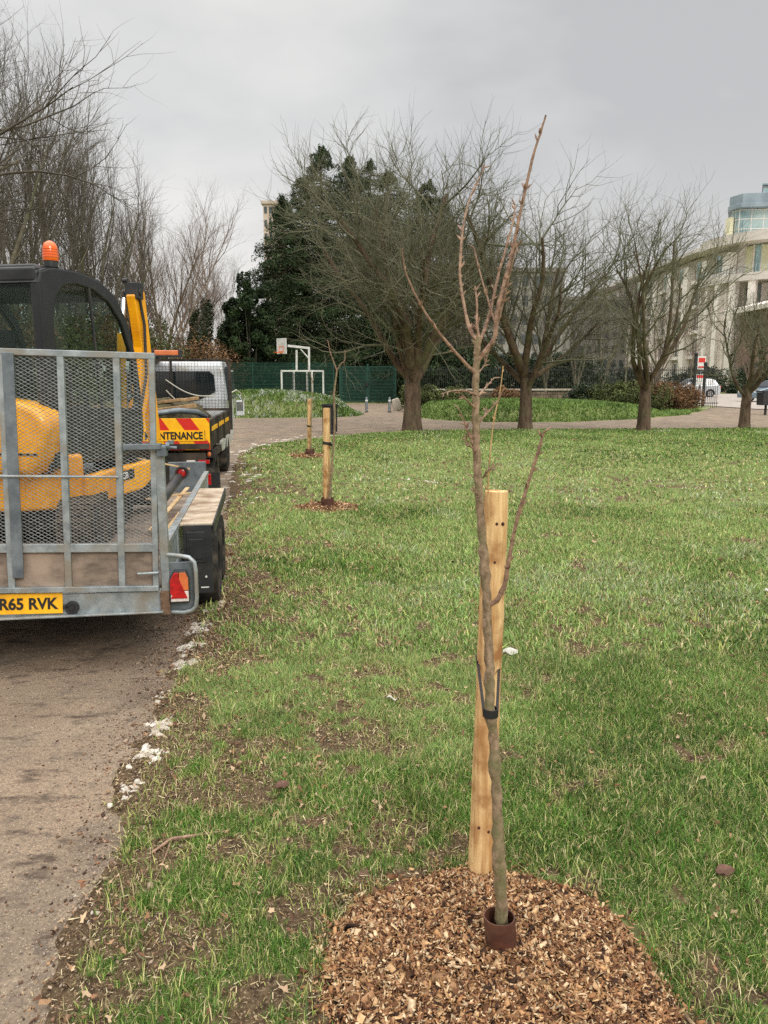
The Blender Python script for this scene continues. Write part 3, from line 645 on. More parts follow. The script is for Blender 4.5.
st1 = stake(W(480, 882, SY) * [1, 1, 0] + [0, 0, -.02], W(496.5, 491, SY + .02), .0385, 'tall peeled pine stake behind the nearest sapling, rising from the chips', 0)

rs = random.Random(5)
def shoot(pts, Y, r0, r1, mat, name, root, buds=6, n=8, dy=0.0, sub=3, lump=.12):
    P = [Vector(W(px, py, Y + (dy * i / max(1, len(pts) - 1)))) for i, (px, py) in enumerate(pts)]
    Q = []
    for i in range(len(P) - 1):
        a = P[max(i - 1, 0)]; b = P[i]; c = P[i + 1]; d = P[min(i + 2, len(P) - 1)]
        for s in range(sub):
            t = s / sub; Q.append(0.5 * ((2 * b) + (c - a) * t + (2 * a - 5 * b + 4 * c - d) * t * t + (3 * b - a - 3 * c + d) * t ** 3))
    Q.append(P[-1]); k = len(Q)
    rad = [(r0 + (r1 - r0) * (i / (k - 1)) ** .85) * (1 + lump * math.sin(i * 2.1) * rs.random() + (1.6 * lump if rs.random() < .22 else 0)) for i in range(k)]; Q = [q + Vector((rs.gauss(0, 1), rs.gauss(0, 1), 0)) * rad[i] * .10 for i, q in enumerate(Q)]
    m = MB(); m.tube(Q, rad, n)
    for _ in range(int(buds * 1.5)):
        i = rs.randrange(1, k); p = Q[i]; d = (Q[i] - Q[i - 1]).normalized(); s = d.orthogonal().normalized(); s = Matrix.Rotation(rs.uniform(0, 6.28), 3, d) @ s
        L_ = rs.uniform(.4, 1.3) * .018; e = p + (s * .8 + d * .9).normalized() * L_
        m.tube([p, p + (e - p) * .55, e], [rad[i] * .55 + .0006, rad[i] * .4 + .0012, .0004], 6)
    o = m.build(name, mat, None, smooth=True); o.parent = root; o.location = -root.location; return o
def guard_tube(c, r, h, name, lab, tilt=(0, 0)):
    m = MB(); n = 28; rows = 10; vs = []
    for (rr, up_) in ((r, 1), (r - .003, 0)):
        for i in range(rows + 1):
            z = h * i / rows
            for j in range(n):
                a = 2 * math.pi * j / n; q = rr * (1 + .05 * math.cos(2 * a + .6) + .02 * mnoise.noise(Vector((math.cos(a) * 2, math.sin(a) * 2, z * 20))) - (.04 * i / rows if j % n in (11, 12) else 0))
                vs.append((q * math.cos(a) + tilt[0] * z, q * math.sin(a) + tilt[1] * z, z))
    o_ = (rows + 1) * n; fs = [(i * n + j, i * n + (j + 1) % n, (i + 1) * n + (j + 1) % n, (i + 1) * n + j) for i in range(rows) for j in range(n)]
    m.add(vs, fs + [tuple(q + o_ for q in f)[::-1] for f in fs] + [(rows * n + j, rows * n + (j + 1) % n, o_ + rows * n + (j + 1) % n, o_ + rows * n + j) for j in range(n)])
    o = m.build(name, M['guard'], smooth=True); o.location = c; return tag(o, lab, 'tree guard', 'tubular guards at the sapling feet')
gc = G(503, 968); gz = .03
guard_tube((gc[0], gc[1], .010), .041, .150, 'tree_guard', 'brown plastic tube sleeve round the foot of the nearest sapling', (-.10, .0))
SB = Vector((gc[0] - .004, gc[1] + .01, 0.02))
sap = tag(empty('sapling', SB), 'tall bare young tree with reddish upright shoots in the foreground', 'sapling', 'newly planted saplings')
TY = float(SB.y)
shoot([(503, 950), (501, 900), (499, 850), (497, 800), (494, 745), (490, 705), (489, 660), (487, 610), (484, 560), (480, 510), (477, 460), (476, 420), (476, 385), (477, 352), (479, 338)], TY, .0165, .0072, M['bark_s'], 'trunk', sap, 34, 14, dy=0.0, sub=6, lump=.15)
for P_, r0, r1, bd, dy in (
    ([(476, 374), (464, 362), (450, 346), (437, 330), (425, 312), (414, 292), (405, 270), (402, 250)], .0052, .0016, 7, -.12),
    ([(478, 341), (470, 330), (464, 305), (460, 278), (461, 250), (464, 222), (471, 196), (484, 168)], .0052, .0019, 14, .10),
    ([(479, 338), (477, 325), (477, 305), (475, 286)], .0045, .002, 6, .02),
    ([(478, 360), (487, 349), (495, 336), (497, 312), (505, 280), (513, 248), (522, 205), (532, 160), (540, 134), (546, 115)], .0066, .0024, 24, -.05),
    ([(479, 342), (486, 326), (493, 300), (499, 272), (506, 248), (513, 222), (515, 205)], .0048, .0019, 16, .08),
    ([(497, 330), (489, 303), (482, 280), (474, 248)], .003, .0018, 5, .05),
    ([(496, 336), (499, 318), (505, 295), (510, 272), (517, 246)], .0036, .002, 9, -.03),
    ([(479, 396), (466, 391), (452, 391), (441, 394)], .0034, .0012, 3, -.1), ([(479, 395), (486, 387), (494, 378)], .0032, .0014, 4, .05),
    ([(477, 410), (468, 401), (460, 393)], .003, .0016, 6, -.05), ([(477, 441), (468, 432), (464, 421), (459, 409)], .0032, .0014, 8, -.04),
    ([(481, 462), (474, 448), (470, 436), (467, 430)], .003, .0016, 6, -.03), ([(480, 421), (490, 410), (499, 399)], .0032, .0015, 5, .03),
    ([(483, 478), (489, 470), (498, 463)], .0028, .0016, 8, -.03), ([(482, 481), (476, 479), (471, 476)], .002, .0012, 3, 0), ([(478, 452), (471, 447), (467, 440), (466, 433)], .0026, .0013, 8, -.06), ([(477, 425), (483, 419), (486, 411)], .0024, .0012, 6, .04), ([(484, 500), (478, 494), (474, 492)], .0022, .0012, 4, -.03), ([(479, 372), (484, 366), (487, 358)], .0024, .0012, 5, .02),
    ([(486, 606), (496, 601), (504, 586), (509, 560), (514, 533), (521, 506), (529, 480), (537, 455), (544, 432)], .0074, .0036, 14, -.10)):
    shoot(P_, TY, r0 * .88, r1 * .85, M['twig_s'], 'branch', sap, bd, 8, dy=dy)
shoot([(489, 520), (488, 490), (490, 455), (494, 420), (500, 392), (503, 366)], TY + .2, .0024, .0012, M['palecane'], 'shoot', sap, 3, 6)
# tie from stake to trunk
m = MB(); r_ = .0022; ty = TY
pa = Vector(W(478, 664, SY)); pb = Vector(W(484, 712, ty - .004)); pc = Vector(W(497, 712, ty - .004)); pd = Vector(W(499, 668, SY))
m.bar(pa, pb, .003, .008, (1, 0, 0)); m.bar(pc, pd, .003, .008, (1, 0, 0))
ctr = (Vector(W(490.5, 712, ty)))
m.ring(ctr, (0, 0, 1), .0165, .0205, .021, 24)
m.bar(pa + Vector((-.002, 0, .002)), pa + Vector((.0, .05, .006)), .003, .014); m.bar(pd + Vector((.002, 0, 0)), pd + Vector((.0, .05, .004)), .003, .014)
o = m.build('tree_tie', M['strap']); tag(o, 'black rubber tie looped from the near stake round the sapling trunk', 'tree tie', 'black ties holding saplings to stakes')

def far_planting(bx, topx, by, ty_, Yd, sap_pts, labs, sid, gsz):
    stake(W(bx, by, Yd) * [1, 1, 0] + [0, 0, -.02], W(topx, ty_, Yd), .045, labs[0], sid, False)
    b = W(bx, by, Yd) * [1, 1, 0]; gx = Vector((b[0] + .02, b[1] - .10, 0.0))
    guard_tube((gx.x, gx.y, .0), .075 if Yd < 12 else .09, gsz, 'tree_guard', labs[1])
    rt = tag(empty('sapling', (gx.x, gx.y, 0)), labs[2], 'sapling', 'newly planted saplings')
    for i, (pts, r0, r1) in enumerate(sap_pts): shoot(pts, gx.y, r0, r1, M['bark_s'] if i == 0 else M['twig_s'], 'trunk' if i == 0 else 'branch', rt, 5, 8, dy=-.05 * i)
    return gx
gx = far_planting(326.5, 326.5, 512, 408, 9.3, [([(329, 508), (331, 480), (333, 450), (335, 420), (334, 395), (337, 370)], .017, .010), ([(337, 371), (333, 360), (330, 352), (328, 341)], .008, .004), ([(337, 370), (341, 364), (345, 360), (345, 350)], .008, .004), ([(335, 400), (331, 392)], .004, .002), ([(333, 430), (336, 424)], .004, .002)],
    ('second pine stake rising from the chip disc before the litter bin', 'dark sleeve at the foot of the second sapling', 'slim forked bare sapling tied to the second stake'), 3, .16)
m = MB(); p = Vector(W(327, 443, 9.3)); m.ring(p, (.15, 0, 1), .047, .054, .03, 22); m.bar(p + Vector((.04, -.03, -.01)), Vector(W(333, 446, 9.2)), .01, .03)
tag(m.build('tree_tie', M['strap']), 'dark tie round the second stake', 'tree tie', 'black ties holding saplings to stakes')
far_planting(309.5, 309.5, 456, 399, 15.6, [([(311, 455), (311, 430), (312, 400), (312, 378)], .014, .008), ([(312, 380), (309, 370), (308, 362)], .006, .003), ([(312, 384), (315, 374)], .006, .003)],
    ('farthest and thinnest looking pine stake near the bend in the path', 'dark sleeve at the foot of the farthest sapling', 'small bare sapling at the farthest stake'), 6, .17)
m = MB(); p = Vector(W(309.5, 426, 15.6)); m.ring(p, (.1, 0, 1), .047, .056, .03, 22); tag(m.build('tree_tie', M['strap']), 'dark tie round the farthest stake', 'tree tie', 'black ties holding saplings to stakes')

# ---------------------------------------------------------------- trees
def grow(rg, start, d0, lens, radii, kids, spread, wob, trop, npts, taper=.35, tmin=(.35, .3, .25, .2, .2), lr=(.55, 1.1), curl=0.0, flat=0.0):
    """branching polylines by level: returns list per level of (pts (n,3), radii (n,))"""
    out = [[] for _ in lens]; stack = [(np.array(start, float), np.array(d0, float), lens[0], radii[0], 0)]
    while stack:
        p, d, Ln, r, lv = stack.pop(); k = npts[lv]; pts = [p]; d = d / np.linalg.norm(d); st = Ln / (k - 1); dirs = [d]; sw = rg.normal(0, 1, 3) * curl * (lv > 0)
        for i in range(k - 1):
            d = d + rg.normal(0, 1, 3) * wob[lv] + sw / k + np.array([0, 0, trop[lv]]) / k; d = d / np.linalg.norm(d); p = p + d * st; pts.append(p); dirs.append(d)
        rad = r * (1 - (1 - (taper if lv or len(lens) < 5 or lens[0] > 2.1 else .78)) * np.linspace(0, 1, k)); pts = np.array(pts); out[lv].append((pts, rad))
        if lv + 1 < len(lens):
            n = max(1, int(round(kids[lv] * rg.uniform(.8, 1.2))))
            for j in range(n):
                t = tmin[lv] + (1 - tmin[lv]) * (j + rg.uniform(0, 1)) / n; f = t * (k - 1); i = min(int(f), k - 2); f -= i
                q = pts[i] * (1 - f) + pts[i + 1] * f; dd = dirs[i]
                a = rg.normal(0, 1, 3); a -= dd * np.dot(a, dd); a[2] *= (1 - flat); a /= np.linalg.norm(a) + 1e-9
                sp = spread[lv] * rg.uniform(.7, 1.25); nd = dd * math.cos(sp) + a * math.sin(sp)
                rr = (rad[i] * (1 - f) + rad[i + 1] * f)
                stack.append((q, nd, lens[lv + 1] * rg.uniform(*lr) * (1.15 - .5 * t if lv else 1), min(radii[lv + 1] * rg.uniform(.7, 1.15), rr * .85), lv + 1))
    return out
def polymesh(name, polys, sides, mat, parent):
    Vs = []; Fs = []; base = 0; byk = {}
    for p, r in polys: byk.setdefault(len(p), []).append((p, r))
    for k, lst in byk.items():
        P = np.array([a for a, b in lst]); Rr = np.array([b for a, b in lst]); m = len(lst)
        T = np.zeros_like(P); T[:, 1:-1] = P[:, 2:] - P[:, :-2]; T[:, 0] = P[:, 1] - P[:, 0]; T[:, -1] = P[:, -1] - P[:, -2]
        T /= np.linalg.norm(T, axis=2, keepdims=True) + 1e-9
        ref = np.where(np.abs(T[:, :1, 2:3]) > .8, np.array([1., 0, 0]), np.array([0, 0, 1.])); ref = np.broadcast_to(ref, T.shape)
        U = np.cross(T, ref); U /= np.linalg.norm(U, axis=2, keepdims=True) + 1e-9; Wv = np.cross(T, U)
        a = np.arange(sides) * 2 * np.pi / sides
        V = P[:, :, None, :] + (U[:, :, None, :] * np.cos(a)[None, None, :, None] + Wv[:, :, None, :] * np.sin(a)[None, None, :, None]) * Rr[:, :, None, None]
        Vs.append(V.reshape(-1, 3)); j = np.arange(sides); j2 = (j + 1) % sides
        i = np.arange(k - 1)[:, None]; q = np.stack([i * sides + j, i * sides + j2, (i + 1) * sides + j2, (i + 1) * sides + j], -1).reshape(-1, 4)
        Fs.append((q[None] + (np.arange(m) * k * sides)[:, None, None] + base).reshape(-1, 4)); base += m * k * sides
    return mesh_np(name, np.concatenate(Vs), [np.concatenate(Fs)], mat, parent, smooth=True)
def bare_tree(name, loc, seed, spec, mats, label, group, split=2, flare=None):
    rg = np.random.default_rng(seed); o = grow(rg, (0, 0, -.1), spec.get('d0', (0, 0, 1)), **{k: v for k, v in spec.items() if k not in ('d0', 'limbs', 'h')})
    root = tag(empty(name, loc), label, 'tree', group)
    big = [q for lv in o[:split] for q in lv]; small = [q for lv in o[split:] for q in lv]
    p, r = big[0]; r = r.copy()
    if flare: r[0] *= flare; r[1] *= 1 + (flare - 1) * .2
    big[0] = (p, r)
    polymesh('trunk', big[:1], 14, mats[0], root) if False else polymesh('trunk', big, 8, mats[0], root)
    polymesh('crown', small, 3, mats[1], root)
    return root
def leafcards(name, C, S, cols, mat, parent, rg, droop=0.0, asp=.5, nrm=None):
    n = len(C); d = rg.normal(0, 1, (n, 3)); d[:, 2] -= droop; d /= np.linalg.norm(d, axis=1, keepdims=True)
    e = rg.normal(0, 1, (n, 3)); e -= d * np.sum(d * e, 1, keepdims=True); e /= np.linalg.norm(e, axis=1, keepdims=True)
    S = np.asarray(S)[:, None]; V = np.stack([C - d * S * .5, C + e * S * asp * .5, C + d * S * .5, C - e * S * asp * .5], 1).reshape(-1, 3)
    return mesh_np(name, V, [np.arange(n * 4).reshape(n, 4)], mat, parent, colors=np.repeat(cols, 4, 0))
# the four park trees round the lawn
specA = dict(lens=(2.0, 5.6, 3.5, 2.0, 1.15), radii=(.30, .15, .05, .016, .0068), kids=(11, 9, 8, 6), spread=(.80, .68, .72, .7), wob=(.012, .11, .16, .19, .2), trop=(0, 1.0, .5, .55, .6), npts=(6, 9, 7, 6, 4), taper=.3, tmin=(.72, .22, .15, .12, .1), curl=.35)
specB = dict(specA, lens=(1.7, 5.0, 2.9, 1.7, 1.0), radii=(.21, .11, .04, .013, .0062), kids=(8, 8, 7, 4))
specC = dict(specA, lens=(1.6, 4.3, 2.5, 1.5, .9), radii=(.20, .09, .033, .012, .006), kids=(7, 8, 6, 3), spread=(.78, .7, .75, .75))
PM = (M['barkA'], M['twigA']); GR = 'bare park trees in a row along the far path'
for px, py, sd_, spc, sc, rz, lab in ((412, 431, 3, specA, .96, 3.35, 'thickest bare park tree with a dense twiggy round crown'), (525, 429, 11, specB, 1.02, 1.3, 'bare park tree behind the foreground sapling and long mound'),
                                  (643, 431, 23, specC, 1.0, 2.2, 'bare park tree with open spreading crown before the brown hedge'), (744, 428.5, 37, dict(specC, lens=(1.5, 3.0, 1.9, 1.1, .7), radii=(.18, .08, .03, .012, .006)), .95, .4, 'smaller bare park tree at the bend near the parked cars')):
    c = G(px, py); t = bare_tree('park_tree', (c[0], c[1], 0), sd_, spc, PM, lab, GR, 2, 1.22); t.rotation_euler.z = rz; t.scale = (sc,) * 3
# one more tall upright leader in tree 2 and twigs breaking skyline come from the curl; woodland behind
upright = dict(lens=(9.5, 4.6, 2.6, 1.4, .8), radii=(.14, .05, .019, .009, .0055), kids=(15, 7, 5, 4), spread=(.5, .55, .62, .7), wob=(.025, .07, .1, .14, .18), trop=(.1, .9, .8, .7, .5), npts=(10, 8, 6, 5, 4), taper=.25, tmin=(.22, .25, .2, .2, .2), curl=.25)
multi = dict(upright, lens=(2.2, 8.6, 3.6, 1.9, 1.0), kids=(6, 11, 6, 4), spread=(.28, .38, .45, .55), tmin=(.2, .25, .2, .2, .2), radii=(.19, .09, .026, .010, .0055), trop=(.1, .5, .6, .5, .5))
spready = dict(upright, lens=(5.5, 5.2, 3.0, 1.7, .9), radii=(.24, .09, .03, .012, .006), kids=(8, 8, 7, 5), spread=(.8, .6, .6, .7), wob=(.03, .11, .14, .18, .2), trop=(.1, .5, .35, .4, .5), tmin=(.35, .25, .2, .2, .2))
WM = (M['barkL'], M['twigL']); WP = (M['barkpale'], M['twigpale']); GW = 'bare woodland trees beyond the left of the path'
protos = [bare_tree('woodland_tree', (-8.6, 9.5, 0), 101, spready, WM, 'tall dark bare tree overhanging the trailer from the far left', GW, 2),
          bare_tree('woodland_tree', (-12.2, 22, 0), 102, upright, WM, 'x', GW, 2), bare_tree('woodland_tree', (-14.2, 27, 0), 103, multi, WM, 'x', GW, 2),
          bare_tree('woodland_tree', (-15.0, 46, 0), 104, multi, WP, 'x', GW, 2), bare_tree('woodland_tree', (-12.5, 52, 0), 105, upright, WP, 'x', GW, 2)]
def hscale(o, ytop_px, Y, h0):
    z = W(100, ytop_px, Y)[2]; s = z / h0; o.scale = (s,) * 3
def place(o, px, Y, ytop, h0, rz, lab):
    p = W(px, 400, Y); o.location = (p[0], Y, -.05); hscale(o, ytop, Y, h0); o.rotation_euler.z = rz; o['label'] = lab
HT = []
for q in protos:
    mz = max(v.co.z for ch in q.children for v in ch.data.vertices); HT.append(mz)
protos[0].location = (-8.5, 10.0, -.05); protos[0].rotation_euler.z = 4.0; protos[0].scale = (1.05,) * 3
place(protos[1], -30, 21, -60, HT[1], .4, 'dark slender woodland tree standing nearest behind the digger cab')
place(protos[2], 30, 27, -5, HT[2], 1.0, 'many-stemmed dark woodland tree above the orange beacon')
place(protos[3], 165, 44, 138, HT[3], .3, 'pale many-stemmed tree in the open before the sky gap')
place(protos[4], 212, 52, 185, HT[4], 1.2, 'pale slender tree just left of the dark evergreens')
labs = iter(['leaning dark tree third in from the left edge', 'dark woodland tree over the cab roof with thin straight stems', 'dark woodland tree right of the beacon reaching half way up the sky',
             'low dark tree filling the gap above the digger boom', 'far pale tree behind the tipper light bar', 'slim pale tree between the two pale crowns', 'dark tree behind the near overhanging one', 'dense dark tree high above the cab window', 'small far tree over the truck cab roof', 'far low tree at the right end of the left woodland', 'shaded tree low behind the ramp mesh'])
for k, px, Y, yt, rz in ((1, 62, 30, 20, 2.0), (2, 88, 33, 45, 3.0), (2, 112, 37, 110, 4.1), (1, 135, 41, 190, 5.0), (3, 188, 54, 205, 2.5), (4, 150, 50, 180, .8), (2, -20, 25, -40, 5.2), (1, 20, 34, 10, 3.3), (4, 200, 60, 235, 4.0), (4, 228, 58, 240, 5.5), (2, 70, 42, 80, 1.6)):
    o = copy_tree(protos[k]); place(o, px, Y, yt, HT[k], rz, next(labs))
o = copy_tree(protos[0]); o.location = (-9.6, 14.5, -.05); o.rotation_euler.z = 1.3; o.scale = (1.15,) * 3; o['label'] = 'dark spreading tree behind the overhanging one, filling the top left corner'
o = copy_tree(protos[0]); o.location = (-7.9, 8.2, -.05); o.rotation_euler.z = 5.6; o.scale = (.95,) * 3; o['label'] = 'nearest dark bare tree, its boughs crossing the left edge of the sky'
# woodland and garden trees behind the stone wall
GB = 'bare trees behind the stone wall'
bl = iter(['tangled bare tree behind the wall right of the evergreens', 'bare tree behind the wall between the two middle park trees', 'tall thin bare tree rising behind the railings', 'bare tree in front of the pale building front', 'bare tree at the corner of the pale building', 'slender bare tree behind the white car', 'bushy bare tree low behind the wall', 'bare tree at the far right behind the parked cars', 'bare low tree behind the thickest park tree', 'bare tree standing left of the round balconies'])
for k, px, Y, yt, rz in ((2, 470, 44, 195, .5), (2, 545, 47, 225, 1.9), (1, 508, 52, 205, 3.0), (2, 600, 50, 240, 4.4), (3, 655, 60, 262, 5.1), (4, 690, 70, 300, .2), (2, 575, 44, 265, 2.7), (3, 748, 72, 318, 1.1), (2, 445, 46, 215, 3.9), (1, 625, 56, 235, 5.6)):
    o = copy_tree(protos[k]); place(o, px, Y, yt, HT[k], rz, next(bl)); o['group'] = GB
# ivy on two stems
def ivy(px, Y, h, r, lab):
    rg = np.random.default_rng(px); c = W(px, 400, Y); n = 2600; t = rg.uniform(0, 1, n); a = rg.uniform(0, 6.28, n); rr = r * (1.15 - .6 * t) * (0.6 + .9 * vn(a * 1.4, t * 9, px)) * rg.uniform(.5, 1.1, n)
    C = np.stack([c[0] + np.cos(a) * rr + .5 * t * math.sin(px), c[1] + np.sin(a) * rr, t * h], 1)
    root = tag(empty('ivy_stem', (c[0], c[1], 0)), lab, 'ivy'); m = MB(); m.tube([(0, 0, -.1), (.2 * math.sin(px), 0, h * .5), (.5 * math.sin(px), 0, h * 1.02)], [.16, .12, .06], 8); m.build('trunk', M['barkL'], root, smooth=True)
    o = leafcards('foliage', C - [c[0], c[1], 0], rg.uniform(.1, .22, n), np.repeat(rg.uniform(.6, 1.3, n)[:, None], 3, 1), M['leafivy'], root, rg, asp=.8)
ivy(190, 47, 5.6, .42, 'ivy-clad stem rising left of the tipper cab roof'); ivy(203, 50, 6.4, .55, 'thicker ivy-clad stem above the tipper cab'); ivy(142, 40, 4.5, .4, 'ivy-clad stem behind the digger boom')

# ---- evergreens behind the green fence
def conifer(px, Y, ytop, w, seed, lab, n=26000, base=0.4, lay=30):
    rg = np.random.default_rng(seed); c = W(px, 400, Y); H_ = W(px, ytop, Y)[2]; root = tag(empty('evergreen_tree', (c[0], c[1], 0)), lab, 'evergreen tree', 'dark evergreens behind the green fence')
    m = MB(); m.tube([(0, 0, -.1), (.05, .03, H_ * .5), (0, 0, H_ * .97)], [.3, .17, .03], 10); m.build('trunk', M['barkL'], root, smooth=True)
    nb = 320; Cs = []; K = []; lim = []
    for b in range(nb):
        t = rg.uniform(base / H_, 1) ** .9; a = rg.uniform(0, 6.28); R0 = w * 1.12 * (1 - t) ** .70 * (.7 + .3 * math.sin(min(1, t * 5) * 1.57)) * rg.uniform(.6, 1.15) + .10
        k = int(n / nb * (.35 + 1.1 * (1 - t))); s = np.sqrt(rg.uniform(.02, 1, k)); z0 = H_ * t; dr = rg.uniform(.12, .34)
        x_ = R0 * s; zz = z0 - dr * x_ + .25 * np.sin(s * 2.4) * R0 * .3
        spr = .07 + .24 * R0 * s * (1.1 - s) * 1.6
        px_ = x_ * math.cos(a) + rg.normal(0, 1, k) * spr * -math.sin(a) * 1; py_ = x_ * math.sin(a) + rg.normal(0, 1, k) * spr * math.cos(a)
        Cs.append(np.stack([px_, py_, np.clip(zz + rg.normal(0, .09, k) - np.abs(rg.normal(0, .14, k)), .1, None)], 1)); K.append(np.full(k, rg.uniform(.6, 1.5)))
        lim.append((np.array([[0, 0, z0], [R0 * .5 * math.cos(a), R0 * .5 * math.sin(a), z0 - dr * R0 * .4], [R0 * .9 * math.cos(a), R0 * .9 * math.sin(a), z0 - dr * R0 * .9]]), np.array([.045, .03, .01])))
    C = np.concatenate(Cs); K = np.concatenate(K); K = K * rg.uniform(.75, 1.25, len(K))
    cols = np.stack([K, K * 1.0, K * .95], 1)
    leafcards('foliage', C, rg.uniform(.10, .26, len(C)), cols, M['leafdark'], root, rg, droop=.7, asp=.30)
    polymesh('limb', lim, 4, M['barkL'], root); return root
conifer(324, 55, 146, 6.4, 1, 'tallest dark conifer with a spiky tip behind the basketball hoop', 60000)
conifer(352, 58, 156, 6.6, 2, 'second tall dark conifer just right of the tallest', 60000)
conifer(305, 57, 178, 5.4, 6, 'dark conifer between the left shoulder and the tallest tip', 40000)
conifer(371, 60, 160, 5.8, 7, 'dark conifer at the back of the clump behind the gate', 40000)
conifer(388, 55, 172, 6.4, 3, 'dark conifer behind the fence gate', 60000)
conifer(287, 54, 196, 4.2, 4, 'lower dark conifer on the left shoulder of the clump', 60000)
conifer(426, 52, 180, 6.0, 5, 'dark conifer partly screened by the thickest park tree', 60000)
def leafy(px, Y, ytop, rx, seed, lab, mat, name='evergreen_shrub', n=16000, cat='shrub', ry=None, z0=0.0, sz=(.12, .24), grp=None, loc=None, H_=None, twig=None, lo=.55, hi=1.5):
    rg = np.random.default_rng(seed); c = W(px, 400, Y) if loc is None else loc; H_ = H_ or W(px, ytop, Y)[2]; ry = ry or rx
    root = tag(empty(name, (c[0], c[1], z0)), lab, cat, grp)
    nc = 60; cl = []; 
    for _ in range(nc):
        v = rg.normal(0, 1, 3); v /= np.linalg.norm(v); rr = rg.uniform(.45, .95); cl.append((v[0] * rx * rr, v[1] * ry * rr, H_ * (.5 + .48 * v[2] * rr), rg.uniform(.14, .32) * min(rx, H_), rg.uniform(lo, hi)))
    ci = rg.integers(0, nc, n); cl = np.array(cl)[ci]; v = rg.normal(0, 1, (n, 3)); v /= np.linalg.norm(v, axis=1, keepdims=True); v *= (rg.uniform(.5, 1.1, n) ** .5)[:, None]
    C = cl[:, :3] + v * cl[:, 3:4]; C[:, 2] = np.abs(C[:, 2]) ; k = cl[:, 4] * rg.uniform(.75, 1.25, n)
    leafcards('foliage', C, rg.uniform(*sz, n), np.repeat(k[:, None], 3, 1), mat, root, rg, asp=.6)
    st = [(np.array([[rg.normal(0, .1) * rx, rg.normal(0, .1) * ry, -.05], np.array(q[:3]) * [.6, .6, .55], np.array(q[:3])]), np.array([.03, .02, .006]) * (twig or 1)) for q in cl[::max(1, n // 70)]]
    polymesh('stems', st, 4, M['barkL'], root); return root
leafy(253, 51, 264, 1.9, 21, 'broad dark holly-like evergreen at the left end of the clump', M['leafdark'], 'evergreen_tree', 22000, 'evergreen tree', grp='dark evergreens behind the green fence')
leafy(240, 53, 300, 1.6, 22, 'lower dark evergreen beside the pale woodland tree', M['leafdark'], 'evergreen_tree', 14000, 'evergreen tree', grp='dark evergreens behind the green fence')
leafy(462, 44, 338, 2.2, 23, 'dark evergreen bush behind the wall beside the thickest park tree', M['leafdark'], n=14000)
leafy(440, 45, 350, 2.0, 27, 'round dark bush at the left end of the wall', M['leafdark'], n=9000)
# dark hedge masses behind trees
for i, (px, Y, yt, rx, mt, lab) in enumerate(((-20, 26, 290, 3.4, 'leafbrown', 'brown thicket at the far left behind the cab'), (40, 30, 300, 3.2, 'shrubgreen', 'olive thicket behind the digger beacon'), (90, 34, 298, 3.4, 'leafbrown', 'brown thicket right of the digger cab'),
        (135, 39, 318, 3.0, 'shrubgreen', 'olive thicket behind the digger boom'), (172, 44, 330, 3.2, 'leafbrown', 'brown thicket above the tipper light bar'), (212, 50, 338, 3.0, 'leafbrown', 'brown thicket over the tipper cab corner'),
        (60, 38, 250, 2.6, 'leafivy', 'dark green shrub mass among the left trees'), (130, 46, 262, 2.3, 'leafivy', 'dark conical green shrub right of the cab'))):
    leafy(px, Y, yt, rx, 40 + i, lab, M[mt], 'thicket', 9000, 'thicket', ry=2.0, sz=(.06, .16), grp='undergrowth beyond the path')
for i, (px, Y, yt, rx, mt, lab) in enumerate(((420, 36, 385, 1.0, 'shrubgreen', 'small olive shrub against the left end of the wall'), (455, 36.5, 388, .9, 'shrubgreen', 'low green shrub before the wall behind the sapling'), (507, 36.6, 387, .8, 'leafbrown', 'dry brown shrub before the wall by the second park tree'), (585, 36, 384, 1.0, 'leafivy', 'dark green bush before the wall'),
        (608, 35.6, 384, 1.5, 'shrubgreen', 'olive bush left of the third park tree'), (638, 35.8, 383, 1.6, 'shrubgreen', 'yellowish bush behind the third park tree'), (662, 37, 383, 1.5, 'leafbrown', 'reddish brown bush right of the third park tree'), (680, 38.5, 385, 1.2, 'leafbrown', 'reddish brown bush next to the black gatepost'))):
    leafy(px, Y, yt, rx, 60 + i, lab, M[mt], 'bush', 8000, 'bush', ry=.8, sz=(.05, .12), grp='bushes along the stone wall')
for i, (px, Y, yt, rx, lab) in enumerate(((735, 75, 384, 3.0, 'clipped low green hedge by the road beyond the white car'), (700, 80, 366, 3.4, 'dark hedge at the foot of the pale building'), (760, 82, 362, 3.5, 'dark hedge behind the grey-blue car'), (620, 62, 368, 3.5, 'dark hedge behind the railings at the right'), (560, 50, 352, 3.0, 'dark bush mass behind the railings in the middle'), (505, 49, 356, 3.0, 'dark bush mass behind the railings at the left'))):
    leafy(px, Y, yt, rx, 80 + i, lab, M['leafivy'], 'hedge', 7000, 'hedge', ry=1.2, sz=(.12, .26), grp='hedges beyond the wall')

